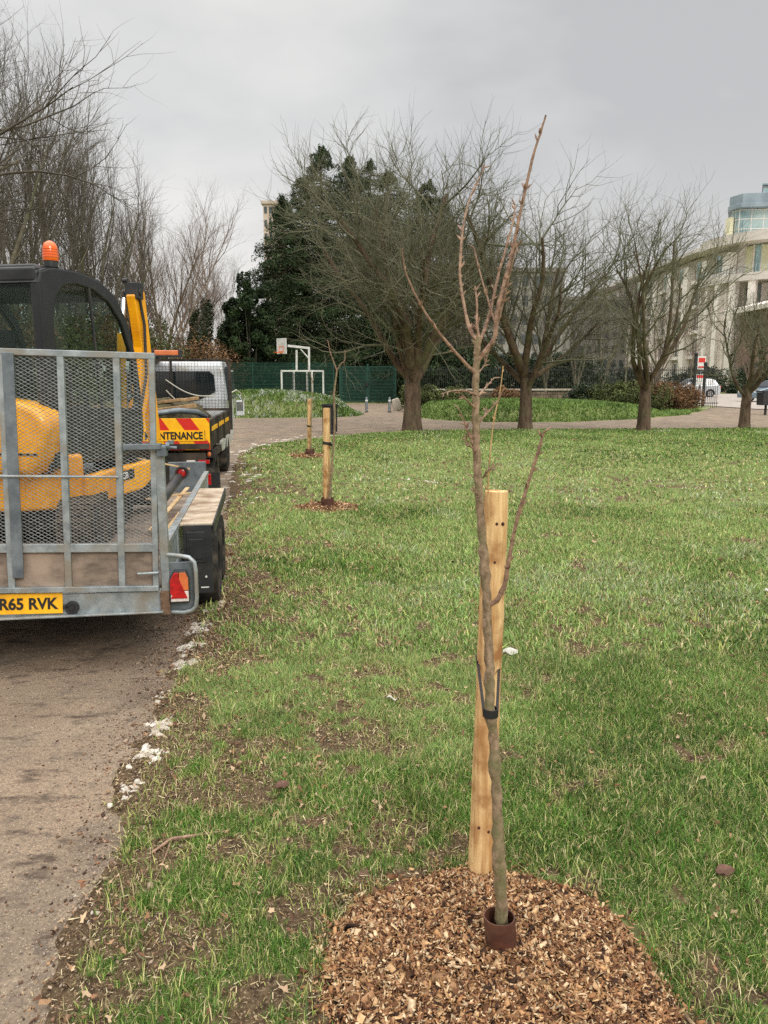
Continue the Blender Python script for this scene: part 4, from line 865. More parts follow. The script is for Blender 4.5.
# ---------------------------------------------------------------- stone wall and railings
def wall_run(pts, h, th):
    root = tag(empty('stone_wall', (pts[0][0], pts[0][1], 0)), 'low rubble stone wall with a pale flat coping behind the long mound', 'wall')
    m = MB(); c = MB(); o = Vector((pts[0][0], pts[0][1], 0)); rg = random.Random(3)
    for a, b in zip(pts[:-1], pts[1:]):
        a = Vector((*a, 0)) - o; b = Vector((*b, 0)) - o; d = (b - a); Ln = d.length; d.normalize(); ang = math.atan2(d.y, d.x)
        m.box((a + b) / 2 + Vector((0, 0, h / 2 - .1)), (Ln, th - .06, h - .1), ang)
        row = 0; z = 0.0
        while z < h - .1:
            hh = rg.uniform(.13, .2); x = 0
            while x < Ln:
                w = rg.uniform(.2, .5); w = min(w, Ln - x)
                for sgn in (-1,):
                    nrm = Vector((-d.y, d.x, 0)) * sgn * (th / 2 - .03 + rg.uniform(0, .03))
                    m.box(a + d * (x + w / 2) + nrm + Vector((0, 0, z + hh / 2)), (w - .02, .06, hh - .018), ang)
                x += w
            z += hh
        k = int(Ln / 1.2) + 1
        for i in range(k): c.box(a + d * (Ln * (i + .5) / k) + Vector((0, 0, h + .03)), (Ln / k - .012, th + .1, .08), ang)
    m.build('masonry', M['stonewall'], root); c.build('coping', M['coping'], root, bevel=.01); return root
wall_run([(1.6, 38.4), (6.0, 38.2), (11.0, 38.6), (15.2, 40.2)], .95, .4)
rt = tag(empty('railings', (1.8, 40.2, 0)), 'dark vertical bar railings standing behind the stone wall', 'railings')
m = MB()
for i in range(150):
    x = i * .105; y = .012 * max(0, x - 9) ** 2; m.box((x, y, 1.05), (.02, .02, 2.1))
m.build('bars', M['iron'], rt); m = MB()
for z in (.25, 1.95):
    for i in range(15): m.bar((i * 1.05, .012 * max(0, i * 1.05 - 9) ** 2, z), ((i + 1) * 1.05, .012 * max(0, (i + 1) * 1.05 - 9) ** 2, z), .03, .04)
m.build('rail', M['iron'], rt)

# ---------------------------------------------------------------- green sports fence, gate, goal
def weld(m, x0, x1, z0, z1, y=0, dx=.1, dz=.2, r=.008):
    n = int((x1 - x0) / dx)
    for i in range(n + 1): m.box((x0 + (x1 - x0) * i / n, y, (z0 + z1) / 2), (r, r, z1 - z0))
    k = int((z1 - z0) / dz)
    for i in range(k + 1):
        for s in (-1, 1): m.box(((x0 + x1) / 2, y + s * r, z0 + (z1 - z0) * i / k), (x1 - x0, r, r * 1.3))
def fence(x0, y0, n, h, lab, ang=0.0, pitch=2.5):
    rt = tag(empty('mesh_fence', (x0, y0, 0), ang), lab, 'fence', 'green weldmesh fences round the sports court')
    for i in range(n + 1):
        m = MB(); m.box((i * pitch, 0, h / 2), (.07, .07, h + .06)); m.build('post', M['greenfence'], rt)
    for i in range(n):
        m = MB(); weld(m, i * pitch + .05, (i + 1) * pitch - .05, .06, h, dx=.055, r=.022); m.build('mesh_panel', M['greenfence'], rt)
    return rt
fence(-15.6, 48.2, 5, 2.45, 'long green weldmesh fence run behind the goal and mound')
fence(1.25, 48.2, 2, 2.3, 'short green weldmesh fence run right of the gate, behind the thickest tree')
rt = tag(empty('fence_gate', (-2.35, 48.2, 0)), 'solid-looking green double gate in the mesh fence at the end of the side path', 'gate', None)
for x in (-.35, 1.35, 3.05): m = MB(); m.box((x, 0, 1.2), (.12, .12, 2.4)); m.build('gatepost', M['greenfence'], rt)
for a, b in ((-.27, 1.27), (1.43, 2.97)):
    m = MB(); weld(m, a, b, .15, 2.2, dx=.055, r=.026)
    for z in (.12, 1.15, 2.22): m.box(((a + b) / 2, 0, z), (b - a, .05, .06))
    for x in (a + .02, b - .02): m.box((x, 0, 1.17), (.05, .05, 2.14))
    m.build('gate_leaf', M['greenfence'], rt)
m = MB(); m.box((1.3, -.1, 1.15), (.16, .08, .22)); m.cyl((1.2, -.16, 1.15), (1.1, -.16, 1.15), .012); m.build('latch', M['iron'], rt)
# goal with basketball hoop, seen from its side
GY = 42.0; goal = tag(empty('goal_frame', (-4.4, GY, 0)), 'white steel goal with an overhead arm carrying a basketball hoop', 'goal')
def PW(px, py): q = W(px, py, GY); return Vector((q[0] + 4.4, 0, q[2]))
m = MB()
for px in (281.5, 293, 306.5, 312, 321.5):
    p = PW(px, 371); dy_ = {281.5: 0, 293: .3, 306.5: .3, 312: 0, 321.5: 1.1}[px]; m.bar((p.x, dy_, -.05), (p.x, dy_, p.z), .09, .09)
a = PW(281.5, 371); b = PW(312, 371); c = PW(321.5, 371); m.bar((a.x - .04, 0, a.z), (b.x, 0, b.z), .09, .09); m.bar((b.x, 0, b.z), (c.x, 1.1, c.z), .09, .09); m.bar((a.x, 0, a.z), (PW(293, 371).x, .3, a.z), .07, .07)
m.build('frame', M['goalwhite'], goal, bevel=.01)
m = MB()
for i in range(14):
    x = a.x + (b.x - a.x) * i / 13; m.box((x, .02, a.z / 2), (.02, .015, a.z - .05))
for i in range(10): m.box(((a.x + b.x) / 2, .03, .1 + i * .2), (b.x - a.x, .012, .02))
m.build('bar_grid', M['iron'], goal)
m = MB(); p = PW(296, 371); q = PW(296, 350); r0 = PW(308.5, 371); r1 = PW(308.5, 349); e = PW(287, 347.5)
m.bar((p.x, .3, p.z), (q.x, .3, q.z), .1, .1); m.bar((r0.x, .3, r0.z), (r1.x, .3, r1.z), .11, .11); m.bar((r1.x + .05, .3, r1.z + .05), (e.x, .3, e.z + .1), .1, .12); m.bar((r1.x, .3, r1.z - .5), (r1.x - .45, .3, r1.z), .06, .06)
m.build('hoop_arm', M['goalwhite'], goal, bevel=.01)
bb = PW(281, 346); rb = Matrix.Rotation(R(-38), 4, 'Z')
m = MB(); m.box((bb.x, .25, bb.z), (.72, .05, .82), rb); bo = m.build('backboard', M['goalwhite'], goal, bevel=.01)
m = MB(); nrm = Vector((-math.sin(R(38)) * 1, -math.cos(R(38)), 0)); tv = Vector((math.cos(R(38)), -math.sin(R(38)), 0)); cc = Vector((bb.x, .25, bb.z - .15)) + nrm * .032
for s_, z_ in ((-1, 0), (1, 0)): m.bar(cc + tv * .16 * s_ + Vector((0, 0, -.13)), cc + tv * .16 * s_ + Vector((0, 0, .13)), .03, .01)
for z_ in (-.13, .13): m.bar(cc - tv * .16 + Vector((0, 0, z_)), cc + tv * .16 + Vector((0, 0, z_)), .01, .03)
m.build('target_square', M['amber'], bo)
m = MB(); cr_ = Vector((bb.x, .25, bb.z - .33)) + nrm * .26; m.ring(cr_, (0, 0, 1), .2, .235, .035, 22); m.bar(cr_ - nrm * .22, cr_ - nrm * .02, .1, .05); m.build('hoop', M['orange'], goal)
# bollards
for px, lab in ((366.5, 'slim grey bollard left of the pair on the side path'), (389.5, 'slim grey bollard right of the pair, nearer the thick tree')):
    c = G(px, 412.5); rt = tag(empty('bollard', c), lab, 'bollard', 'pair of bollards before the gate'); m = MB(); m.tube([(0, 0, -.05), (0, 0, .66), (0, 0, .70)], [.055, .055, .035], 14); m.build('post', M['galv_dark'], rt, smooth=True)
    m = MB(); m.tube([(0, 0, .5), (0, 0, .58)], [.058, .058], 14); m.build('reflective_band', M['decal'], rt); m = MB(); m.box((.0, 0, .02), (.18, .18, .03)); m.build('foot', M['iron'], rt)
# litter bin behind the second stake
c = G(330, 434); rt = tag(empty('litter_bin', c), 'black slatted litter bin partly hidden by the second stake', 'litter bin'); m = MB()
for i in range(18): a = 2 * math.pi * i / 18; m.box((.2 * math.cos(a), .2 * math.sin(a), .44), (.035, .02, .74), a + math.pi / 2)
m.build('slats', M['concretebin'], rt); m = MB(); m.ring((0, 0, .1), (0, 0, 1), .17, .21, .05, 24); m.ring((0, 0, .82), (0, 0, 1), .12, .235, .05, 24); m.ring((0, 0, .45), (0, 0, 1), .18, .2, .04, 24); m.build('rim', M['iron'], rt)
m = MB(); m.cyl((0, 0, -.02), (0, 0, .8), .165, 20); m.build('liner', M['black'], rt)

# ---------------------------------------------------------------- lettering
def text_mesh(name, s, size, mat, parent, loc, rot, bold=0.0, xs=1.0, depth=0.0015, align='LEFT'):
    cu = bpy.data.curves.new(name, 'FONT'); cu.body = s; cu.size = size; cu.offset = bold; cu.extrude = depth; cu.align_x = align
    t = bpy.data.objects.new(name, cu); col.objects.link(t); bpy.context.view_layer.update()
    me = bpy.data.meshes.new_from_object(t.evaluated_get(bpy.context.evaluated_depsgraph_get())); bpy.data.objects.remove(t)
    me.materials.clear(); me.materials.append(mat)
    o = bpy.data.objects.new(name, me); col.objects.link(o); o.parent = parent; o.location = loc; o.rotation_euler = rot; o.scale = (xs, 1, 1); return o

# ---------------------------------------------------------------- plant trailer   (local: x right, y away, z up; origin under the rear right post)
TW = -1.92           # left post
tr = tag(empty('plant_trailer', (-1.17, 4.05, 0), R(8.9)), 'galvanised twin-axle plant trailer with its mesh loading ramp folded up', 'trailer')
ramp = empty('ramp', (0, 0, .46)); ramp.parent = tr; ramp.rotation_euler = (R(-1.0), R(1.6), 0)
bars = [-.067, -.242, -.515, -.80, -1.09, -1.38, -1.66, -1.85]
m = MB(); 
for i, x in enumerate(bars):
    w = .034 if i else .03
    m.box((x, 0, .62), (w, .035, 1.24)); 
m.box(((bars[0] + bars[-1]) / 2, 0, 1.245), (bars[0] - bars[-1] + .034, .038, .032)); m.box(((bars[0] + bars[-1]) / 2, 0, .235), (bars[0] - bars[-1], .03, .045))
m.box(((bars[0] + bars[-1]) / 2, 0, .012), (bars[0] - bars[-1] + .03, .045, .03))
m.build('ramp_frame', M['galv'], ramp, bevel=.003)
m = MB()
for x in (-.762, -1.34): m.box((x, -.022, .66), (.055, .008, 1.16))
m.build('flat_bar', M['galv_dark'], ramp, bevel=.002)
m = MB(); x0, x1, z0, z1 = bars[-1], bars[0], .26, 1.23; pitch = .034; sl = .56
def clipline(px, s):
    # line x = px + (z - z0)/s ; return clipped ends
    za, zb = z0, z1; xa, xb = px, px + (z1 - z0) / s
    pts = []
    if xa > xb: xa, xb, za, zb = xb, xa, zb, za
    if xb <= x0 or xa >= x1: return None
    if xa < x0: za += (zb - za) * (x0 - xa) / (xb - xa); xa = x0
    if xb > x1: zb = za + (zb - za) * (x1 - xa) / (xb - xa); xb = x1
    return (xa, za), (xb, zb)
k = int((x1 - x0 + (z1 - z0) / sl) / pitch) + 2
for i in range(k):
    for s in (sl, -sl):
        st_ = x0 - (z1 - z0) / sl + i * pitch if s > 0 else x0 + i * pitch
        q = clipline(st_, s)
        if q: m.bar((q[0][0], .004 * (1 if s > 0 else -1), q[0][1]), (q[1][0], .004 * (1 if s > 0 else -1), q[1][1]), .0025, .0022, (0, 1, 0))
m.build('expanded_mesh', M['mesh'], ramp)
m = MB()
for a, b in zip(bars[:-1], bars[1:]): m.box(((a + b) / 2, .012, .115), (abs(b - a) - .032, .012, .195))
m.build('ply_panel', M['ply'], ramp)
m = MB(); m.cyl((-.242, -.03, .617), (-1.85, -.03, .617), .007, 8); m.build('cross_rod', M['galv'], ramp)
m = MB(); m.tube([(-.155, -.02, .10), (-.155, -.045, .10), (-.05, -.045, .105), (-.05, -.02, .105)], .007, 8); m.build('grab_handle', M['galv'], ramp)
# rear posts and cross tube
m = MB(); m.box((-.016, .02, .785), (.045, .05, .84)); m.build('rear_post', M['galv'], tr, bevel=.004)
m = MB(); m.box((TW + .016, .02, .785), (.045, .05, .84)); m.build('rear_post', M['galv'], tr, bevel=.004)
m = MB(); m.bar((-.19, -.03, 1.242), (.0, -.03, 1.242), .03, .03); m.box((.0, .0, 1.215), (.05, .07, .05)); m.build('spring_bar', M['galv_dark'], tr, bevel=.003)
m = MB(); m.ring((.03, .0, 1.24), (1, 0, 0), .006, .022, .02, 14); m.cyl((.0, .0, 1.24), (.075, .0, 1.23), .009); m.box((.045, .01, 1.26), (.03, .03, .02)); m.build('latch', M['galv_dark'], tr)
# rear crossmember
m = MB(); m.box((TW / 2 + .0, .03, .398), (abs(TW) - .03, .06, .115)); m.box((TW / 2, .01, .345), (abs(TW) - .06, .1, .012)); m.build('rear_crossmember', M['galv'], tr, bevel=.004)
m = MB(); m.box((-.02, .0, .39), (.05, .05, .13)); m.build('corner_bracket', pm('rusty_bracket', (128, 104, 84), (92, 72, 58), 30, .9, .1, .001), tr, bevel=.004)
# light board, guard, lamp
for sx, nm in ((0, 1), (TW, -1)):
    m = MB(); m.box((sx + .062 * nm, .01, .475), (.135, .006, .27)); m.build('light_board', M['galv_dark'], tr, bevel=.003)
    m = MB(); X = lambda v: sx + v * nm
    m.tube([(X(-.0), .0, .655), (X(.07), -.02, .65), (X(.115), -.025, .642), (X(.142), -.028, .615), (X(.148), -.03, .57), (X(.148), -.03, .42), (X(.142), -.028, .37), (X(.12), -.025, .345), (X(.08), -.02, .335), (X(.0), 0, .335)], .0115, 10)
    m.build('lamp_guard', M['galv'], tr, smooth=True)
    lm = MB(); P = lambda a, b: (X(.004 + a * .108), .39 + b * .18)
    hull = [P(.04, 0), P(.95, 0), P(1, .08), P(1, .75), P(.85, 1), P(.25, 1), P(.02, .72), P(0, .05)]
    lm.prism([(p[0], p[1]) for p in hull], 'y', -.035, .006); lamp = lm.build('tail_lamp', M['black'], tr, bevel=.004)
    def lens(nm_, pts, mat, y):
        q = MB(); q.prism([P(*p) for p in pts], 'y', y, -.033); return q.build(nm_, mat, lamp, bevel=.002)
    lens('brake_lens', [(.06, .28), (.06, .72), (.27, .95), (.5, .95), (.5, .28)], M['red'], -.040)
    lens('indicator_lens', [(.52, .55), (.52, .95), (.83, .95), (.95, .76), (.95, .4), (.75, .4)], M['amber'], -.0405)
    lens('clear_panel', [(.5, .28), (.5, .52), (.73, .38), (.95, .38), (.95, .06), (.08, .06), (.08, .26)], M['whitelens'], -.0395)
    lens('triangle_reflector', [(.08, .16), (.9, .16), (.49, .8)], M['red'], -.044)
# number plate and plate lamp
pl = MB(); pl.box((-.26, 0, .0555), (.52, .004, .111)); plate = pl.build('number_plate', M['plate'], tr, bevel=.006); plate.location = (-.553, -.012, .357); plate.rotation_euler = (R(-6), R(1.2), 0)
text_mesh('characters', 'R65 RVK', .083, M['ink'], plate, (-.028, -.0035, .027), (math.pi / 2, 0, 0), .0026, .94, .0012, 'RIGHT')
m = MB(); m.ring((-.505, -.005, .385), (0, 1, 0), .012, .036, .03, 22); m.cyl((-.505, -.02, .385), (-.505, .01, .385), .02, 16); m.box((-.535, -.01, .392), (.03, .02, .02)); m.build('lamp_socket', M['black'], tr, bevel=.002)
# deck, chassis and side rails
m = MB(); m.box((TW / 2, 1.95, .44), (abs(TW) - .12, 3.75, .035)); m.build('deck', M['ply'], tr)
m = MB()
for x in (-.06, TW + .06): m.box((x, 1.95, .385), (.05, 3.8, .09))
for y in (.6, 1.3, 2.0, 2.7, 3.4): m.box((TW / 2, y, .395), (abs(TW) - .2, .05, .06))
m.build('chassis', M['galv_dark'], tr)
for x in (-.022, TW + .022):
    m = MB(); m.box((x, 1.72, .69), (.042, 3.3, .032)); m.box((x, 1.7, .48), (.03, 3.3, .035))
    for y in (.1, .62, 1.25, 1.9, 2.55, 3.3): m.box((x, y, .585), (.032, .035, .2))
    m.box((x + (.006 if x > -1 else -.006), 1.7, .585), (.004, 3.25, .18)); m.build('side_rail', M['galv'], tr, bevel=.003)
m = MB(); m.box((TW / 2, 3.72, .6), (abs(TW) - .1, .035, .32)); m.build('headboard', M['galv_dark'], tr, bevel=.003)
m = MB(); m.bar((-.35, 3.7, .4), (TW / 2, 4.95, .44), .06, .08); m.bar((TW + .35, 3.7, .4), (TW / 2, 4.95, .44), .06, .08); m.box((TW / 2, 5.05, .46), (.09, .3, .1)); m.build('drawbar', M['galv_dark'], tr, bevel=.004)
m = MB(); m.cyl((TW / 2 + .14, 4.5, .2), (TW / 2 + .14, 4.5, .85), .03, 14); m.ring((TW / 2 + .14, 4.5, .12), (1, 0, 0), .04, .12, .05, 20); m.build('jockey_wheel', M['black'], tr)
for sx, s in ((0, 1), (TW, -1)):
    m = MB(); m.box((sx + s * .10, 1.44, .692), (.20, 1.56, .016)); mg = m.build('mudguard', M['wooddirty'], tr, bevel=.003)
    m = MB(); m.box((sx + s * .205, 1.44, .66), (.010, 1.56, .08)); m.build('mudguard_skirt', M['black'], mg, bevel=.003)
    m = MB(); m.box((sx + s * .105, .655, .47), (.175, .014, .44)); m.box((sx + s * .095, .645, .55), (.115, .012, .2)); m.box((sx + s * .095, .638, .54), (.085, .01, .13)); m.build('mudflap', M['black'], mg, bevel=.004)
    m = MB(); m.cyl((sx + s * .15, .645, .36), (sx + s * .15, .637, .36), .007, 10); m.box((sx + s * .14, .646, .29), (.05, .003, .008)); m.build('flap_fixing', M['decal'], mg)
    for wy in (1.32, 1.90):
        m = MB(); r_ = .272; prof = [(-.075, .17), (-.082, .22), (-.075, .255), (-.045, r_), (.045, r_), (.075, .255), (.082, .22), (.075, .17)]; nn = 36; vs = []
        for j in range(nn):
            a = 2 * math.pi * j / nn; vs += [(sx + s * .115 + p[0], wy + p[1] * math.cos(a), r_ + p[1] * math.sin(a)) for p in prof]
        kk = len(prof); m.add(vs, [(j * kk + q, j * kk + (q + 1) % kk, ((j + 1) % nn) * kk + (q + 1) % kk, ((j + 1) % nn) * kk + q) for j in range(nn) for q in range(kk)])
        whl = empty('wheel', (0, 0, 0)); whl.parent = tr; m.build('tyre', M['rubber'], whl, smooth=True)
        m = MB(); m.ring((sx + s * .115, wy, r_), (1, 0, 0), .05, .172, .1, 28); m.cyl((sx + s * .06, wy, r_), (sx + s * .175, wy, r_), .05, 16); m.build('rim', M['galv_dark'], whl)
# stabiliser arm with a red reflector lying over the bed near the right rail
m = MB(); m.tube([(-.12, .62, .83), (-.085, .9, .875), (-.05, 1.2, .925)], .034, 14); m.build('rubber_sleeve', M['black'], tr, smooth=True)
m = MB(); m.cyl((-.028, 1.23, .955), (-.028, 1.20, .955), .03, 20); m.ring((-.028, 1.19, .955), (0, 1, 0), .034, .046, .05, 20); rr_ = m.build('reflector_rim', M['black'], tr)
m = MB(); m.ball((-.028, 1.185, .955), (.033, .012, .033), 16, 8); m.build('reflector_lens', M['red'], rr_, smooth=True)
# loose fresh timber strips thrown on the deck
for i, (a, b, lab) in enumerate((((-.30, 1.5, .50), (-.14, 2.7, .64), 'pale split strip leaning up inside the trailer side'), ((-.45, 2.35, .60), (-.08, 2.45, .63), 'pale strip lying crosswise on the trailer bed'), ((-.5, 2.3, .95), (-.1, 2.5, .83), 'thin pale strip slanting behind the red reflector'), ((-.2, 1.3, .49), (-.12, 1.9, .56), 'short pale strip low against the trailer rail'))):
    m = MB(); m.bar((0, 0, 0), Vector(b) - Vector(a), .035, .014); o = m.build('timber_strip', M['paleWood'], bevel=.002)
    Mt = Matrix.Translation((-1.17, 4.05, 0)) @ Matrix.Rotation(R(8.9), 4, 'Z'); o.location = Mt @ Vector(a); o.rotation_euler = (0, 0, R(8.9)); tag(o, lab, 'timber strip', 'timber strips loose on the trailer bed')

# ---------------------------------------------------------------- mini digger riding on the trailer
dg = tag(empty('mini_digger', (-2.49, 5.52, .4625), R(8.9)), 'small yellow tracked digger with a black cab standing on the trailer', 'digger')
def track(s):
    m = MB(); x = s * .40; prof = []; r = .17; L_ = .62
    for i in range(13): a = math.pi / 2 + math.pi * i / 12; prof.append((-L_ + r * math.cos(a), r + r * math.sin(a)))
    for i in range(13): a = -math.pi / 2 + math.pi * i / 12; prof.append((L_ + r * math.cos(a), r + r * math.sin(a)))
    k = len(prof); m.prism(prof, 'x', x - .115, x + .115)
    per = []; 
    for i in range(k):
        a = Vector((0, *prof[i])); b = Vector((0, *prof[(i + 1) % k])); n_ = max(1, int((b - a).length / .06))
        for j in range(n_):
            p = a + (b - a) * (j + .5) / n_; t = (b - a).normalized(); nn = Vector((0, t.z, -t.y)); per.append((p, t, nn))
    for p, t, nn in per: m.bar(p + Vector((x - .112, 0, 0)), p + Vector((x + .112, 0, 0)), .026, .022, tuple(nn))
    o = m.build('track', M['mud'], dg)
    for y in (-.62, .62): q = MB(); q.cyl((x + s * .10, y, r), (x + s * .122, y, r), .12, 22); q.build('sprocket', M['black'], o)
    for y in (-.3, 0, .3): q = MB(); q.cyl((x + s * .10, y, .09), (x + s * .12, y, .09), .06, 16); q.build('roller', M['black'], o)
track(1); track(-1)
m = MB(); m.box((0, 0, .2), (.6, .75, .2)); m.cyl((0, 0, .26), (0, 0, .38), .28, 28); m.build('undercarriage', M['black'], dg, bevel=.01)
m = MB(); m.box((0, .86, .17), (.96, .03, .24)); m.bar((.25, .2, .17), (.25, .86, .15), .06, .08); m.bar((-.25, .2, .17), (-.25, .86, .15), .06, .08); m.build('dozer_blade', M['yellow'], dg, bevel=.006)
up_ = empty('upper_body', (0, 0, .36)); up_.parent = dg; up_.rotation_euler.z = R(-19.5)       # slewed to the right
def arcpts(R_, a0, a1, n): return [(R_ * math.cos(R(a0 + (a1 - a0) * i / n)), R_ * math.sin(R(a0 + (a1 - a0) * i / n))) for i in range(n + 1)]
# revolving frame / skirt: rounded tail, straight right side
m = MB(); pts = arcpts(.56, 180, 360, 26) + [(.56, .42), (.36, .62), (-.3, .62), (-.56, .42)]; m.prism(pts, 'z', 0.0, .07); m.build('base_plate', M['black'], up_, bevel=.006)
m = MB(); pts = arcpts(.60, 203, 332, 22) + [(.50, -.24), (-.50, -.24)]; m.prism(pts, 'z', -.09, .27); m.build('counterweight', M['yellow'], up_, bevel=.045, seg=4)
m = MB(); hp = [(.40, .16), (.46, .27), (.50, .36), (.53, .45), (.52, .52), (.46, .585), (.36, .625), (.2, .645), (0, .65)]; m.prism(hp + [(-a, b) for a, b in hp[::-1][1:]], 'y', -.66, -.42); hd = m.build('engine_hood', M['yellow'], up_, bevel=.045, seg=4, smooth=True); m = MB(); m.box((.1, -.664, .30), (.72, .006, .012)); m.build('panel_seam', M['black'], hd); m = MB(); m.box((.12, -.668, .36), (.09, .014, .03)); m.build('latch', M['black'], hd)
m = MB(); pts = [(-.30, .02), (-.02, .02), (.46, .03), (.60, .08), (.64, .17), (.60, .24), (.42, .235), (-.05, .23), (-.30, .22)]; m.prism(pts, 'x', .50, .57); sk = m.build('side_skirt', M['yellow'], up_, bevel=.02, seg=3); sk.location.z = -.10
m = MB(); m.box((.574, .2, .168), (.003, .22, .07)); m.build('sticker_panel', M['ink'], sk)
text_mesh('characters', 'JCB', .066, M['decal'], sk, (.5765, .115, .145), (math.pi / 2, 0, math.pi / 2), .002, 1.0, .001)
text_mesh('characters', 'JCB', .05, M['ink'], up_.children[1], (.36, -.488, .155), (math.pi / 2, 0, R(38)), .0018, 1.0, .004)
# cab: side outline (y, z) with curved front, doors with panes
CX = .47; CB, CT = .20, 1.53
outl = [(-.45, CB), (.60, CB), (.66, .35), (.655, .62), (.61, .95), (.50, 1.25), (.36, 1.42), (.16, 1.51), (-.08, 1.54), (-.36, 1.53), (-.47, 1.50), (-.50, 1.42), (-.49, .9), (-.47, CB)]
def inset(P, d):
    n = len(P); out = []; A = sum(P[i][0] * P[(i + 1) % n][1] - P[(i + 1) % n][0] * P[i][1] for i in range(n)); sg = 1 if A > 0 else -1
    for i in range(n):
        p0, p1, p2 = Vector(P[i - 1]), Vector(P[i]), Vector(P[(i + 1) % n]); a = (p1 - p0).normalized(); b = (p2 - p1).normalized()
        na, nb = Vector((-a.y, a.x)) * sg, Vector((-b.y, b.x)) * sg; t = (na + nb); t = t / max(t.length_squared, .3) * 2 / 1
        out.append(tuple(p1 + t * d * .5 * 1.0 * 1.0 * (1)))
    return out
cabn = empty('cab'); cabn.parent = up_; cabn.scale = (1.0, 1.05, .955)
def frame_ring(P, Q, x0, x1):
    m = MB(); n = len(P); vs = [(x0, *p) for p in P] + [(x1, *p) for p in P] + [(x0, *p) for p in Q] + [(x1, *p) for p in Q]
    fs = []
    for i in range(n):
        j = (i + 1) % n; fs += [(i, j, n + j, n + i), (2 * n + i, 3 * n + i, 3 * n + j, 2 * n + j), (i, 2 * n + i, 2 * n + j, j), (n + i, n + j, 3 * n + j, 3 * n + i)]
    m.add(vs, fs); return m
win = [(-.37, .62), (.56, .56), (.585, .70), (.535, .98), (.42, 1.22), (.27, 1.36), (.08, 1.435), (-.12, 1.45), (-.26, 1.42), (-.35, 1.33), (-.385, 1.18)]
def side(s):
    x0, x1 = (CX - .035, CX) if s > 0 else (-CX, -CX + .035)
    # side frame built as a polygon fan between outline and window with matching samples by angle
    c = Vector((.07, .95)); K = 72
    def hit(P, a):
        d = Vector((math.cos(a), math.sin(a))); best = None
        for i in range(len(P)):
            p = Vector(P[i]) - c; q = Vector(P[(i + 1) % len(P)]) - c; e = q - p; den = d.x * e.y - d.y * e.x
            if abs(den) < 1e-9: continue
            t = (p.x * e.y - p.y * e.x) / den; u = (p.x * d.y - p.y * d.x) / den
            if t > 0 and -1e-6 <= u <= 1 + 1e-6 and (best is None or t > best): best = t
        return tuple(c + d * best)
    A = [hit(outl, 2 * math.pi * i / K) for i in range(K)]; B = [hit(win, 2 * math.pi * i / K) for i in range(K)]
    f = frame_ring(A, B, x0, x1); o = f.build('side_frame', M['cabblack'], cabn, bevel=.012, seg=3)
    g_ = MB(); g_.prism([tuple(c + (Vector(p) - c) * 1.02) for p in B], 'x', (x0 + x1) / 2 - .002, (x0 + x1) / 2 + .002); g_.build('side_window', M['glass'], o)
    b = MB(); b.bar(((x0 + x1) / 2 + s * .012, .10, .57), ((x0 + x1) / 2 + s * .012, .03, 1.445), .022, .012, (s, 0, 0)); b.build('window_divider', M['black'], o)
    b = MB(); b.tube([(x1 + .0 if s > 0 else x0, -.30, .62), ((x1 if s > 0 else x0) + s * .03, -.31, .66), ((x1 if s > 0 else x0) + s * .03, -.31, .85), (x1 if s > 0 else x0, -.30, .89)], .012, 8); b.build('grab_handle', M['black'], o); b = MB(); b.tube([((x1 if s > 0 else x0), .44, .62), ((x1 if s > 0 else x0) + s * .03, .45, .66), ((x1 if s > 0 else x0) + s * .03, .42, .84), (x1 if s > 0 else x0, .41, .87)], .012, 8); b.build('grab_handle', M['black'], o)
side(1); side(-1)
# roof sheet following the outline, rear wall frame, rear window, front screen
def strip(i0, i1, th, name, mat, x=CX - .02):
    P = outl[i0:i1 + 1]; m = MB(); n = len(P); vs = []
    for p in P: vs += [(-x, p[0], p[1]), (x, p[0], p[1])]
    ctr = Vector((.05, .9)); 
    for p in P: q = Vector(p) + (ctr - Vector(p)).normalized() * th; vs += [(-x, q.x, q.y), (x, q.x, q.y)]
    fs = []
    for i in range(n - 1):
        fs += [(2 * i, 2 * i + 1, 2 * i + 3, 2 * i + 2), (2 * n + 2 * i, 2 * n + 2 * i + 2, 2 * n + 2 * i + 3, 2 * n + 2 * i + 1), (2 * i, 2 * i + 2, 2 * n + 2 * i + 2, 2 * n + 2 * i), (2 * i + 1, 2 * n + 2 * i + 1, 2 * n + 2 * i + 3, 2 * i + 3)]
    m.add(vs, fs); return m.build(name, mat, cabn, smooth=True)
strip(6, 11, .05, 'roof', M['cabblack'], CX - .004)
m = MB(); m.prism([(-CX + .02, 1.505), (CX - .02, 1.505), (CX - .08, 1.548), (-CX + .08, 1.548)], 'y', -.44, .12); m.build('roof_panel', M['cabblack'], cabn, bevel=.02, seg=3)
strip(3, 6, .008, 'front_screen', M['glass'])
m = MB(); m.box((0, -.46, .42), (2 * CX - .06, .05, .44)); m.box((0, -.475, 1.47), (2 * CX - .06, .05, .10)); m.box((CX - .05, -.47, 1.0), (.06, .05, 1.0)); m.box((-CX + .05, -.47, 1.0), (.06, .05, 1.0)); m.build('rear_frame', M['cabblack'], cabn, bevel=.02, seg=3)
m = MB(); m.box((0, -.475, 1.03), (2 * CX - .15, .006, .80)); m.build('rear_window', M['glass'], cabn)
m = MB(); m.prism([(-.44, CB), (.60, CB), (.62, .56), (-.42, .62)], 'x', CX - .028, CX - .008); m.build('door_panel', M['cabblack'], cabn, bevel=.006)
m = MB(); m.box((CX - .005, .30, .42), (.004, .10, .22)); m.build('door_pane', M['glass'], cabn)
m = MB(); m.box((0, -.1, .42), (.42, .42, .12)); m.box((0, -.30, .72), (.40, .10, .58)); m.box((0, -.31, 1.06), (.24, .08, .14)); m.build('seat', M['seat'], cabn, bevel=.03, seg=3)
m = MB(); m.box((0, 0, .22), (.9, .95, .05)); m.build('cab_floor', M['black'], cabn)
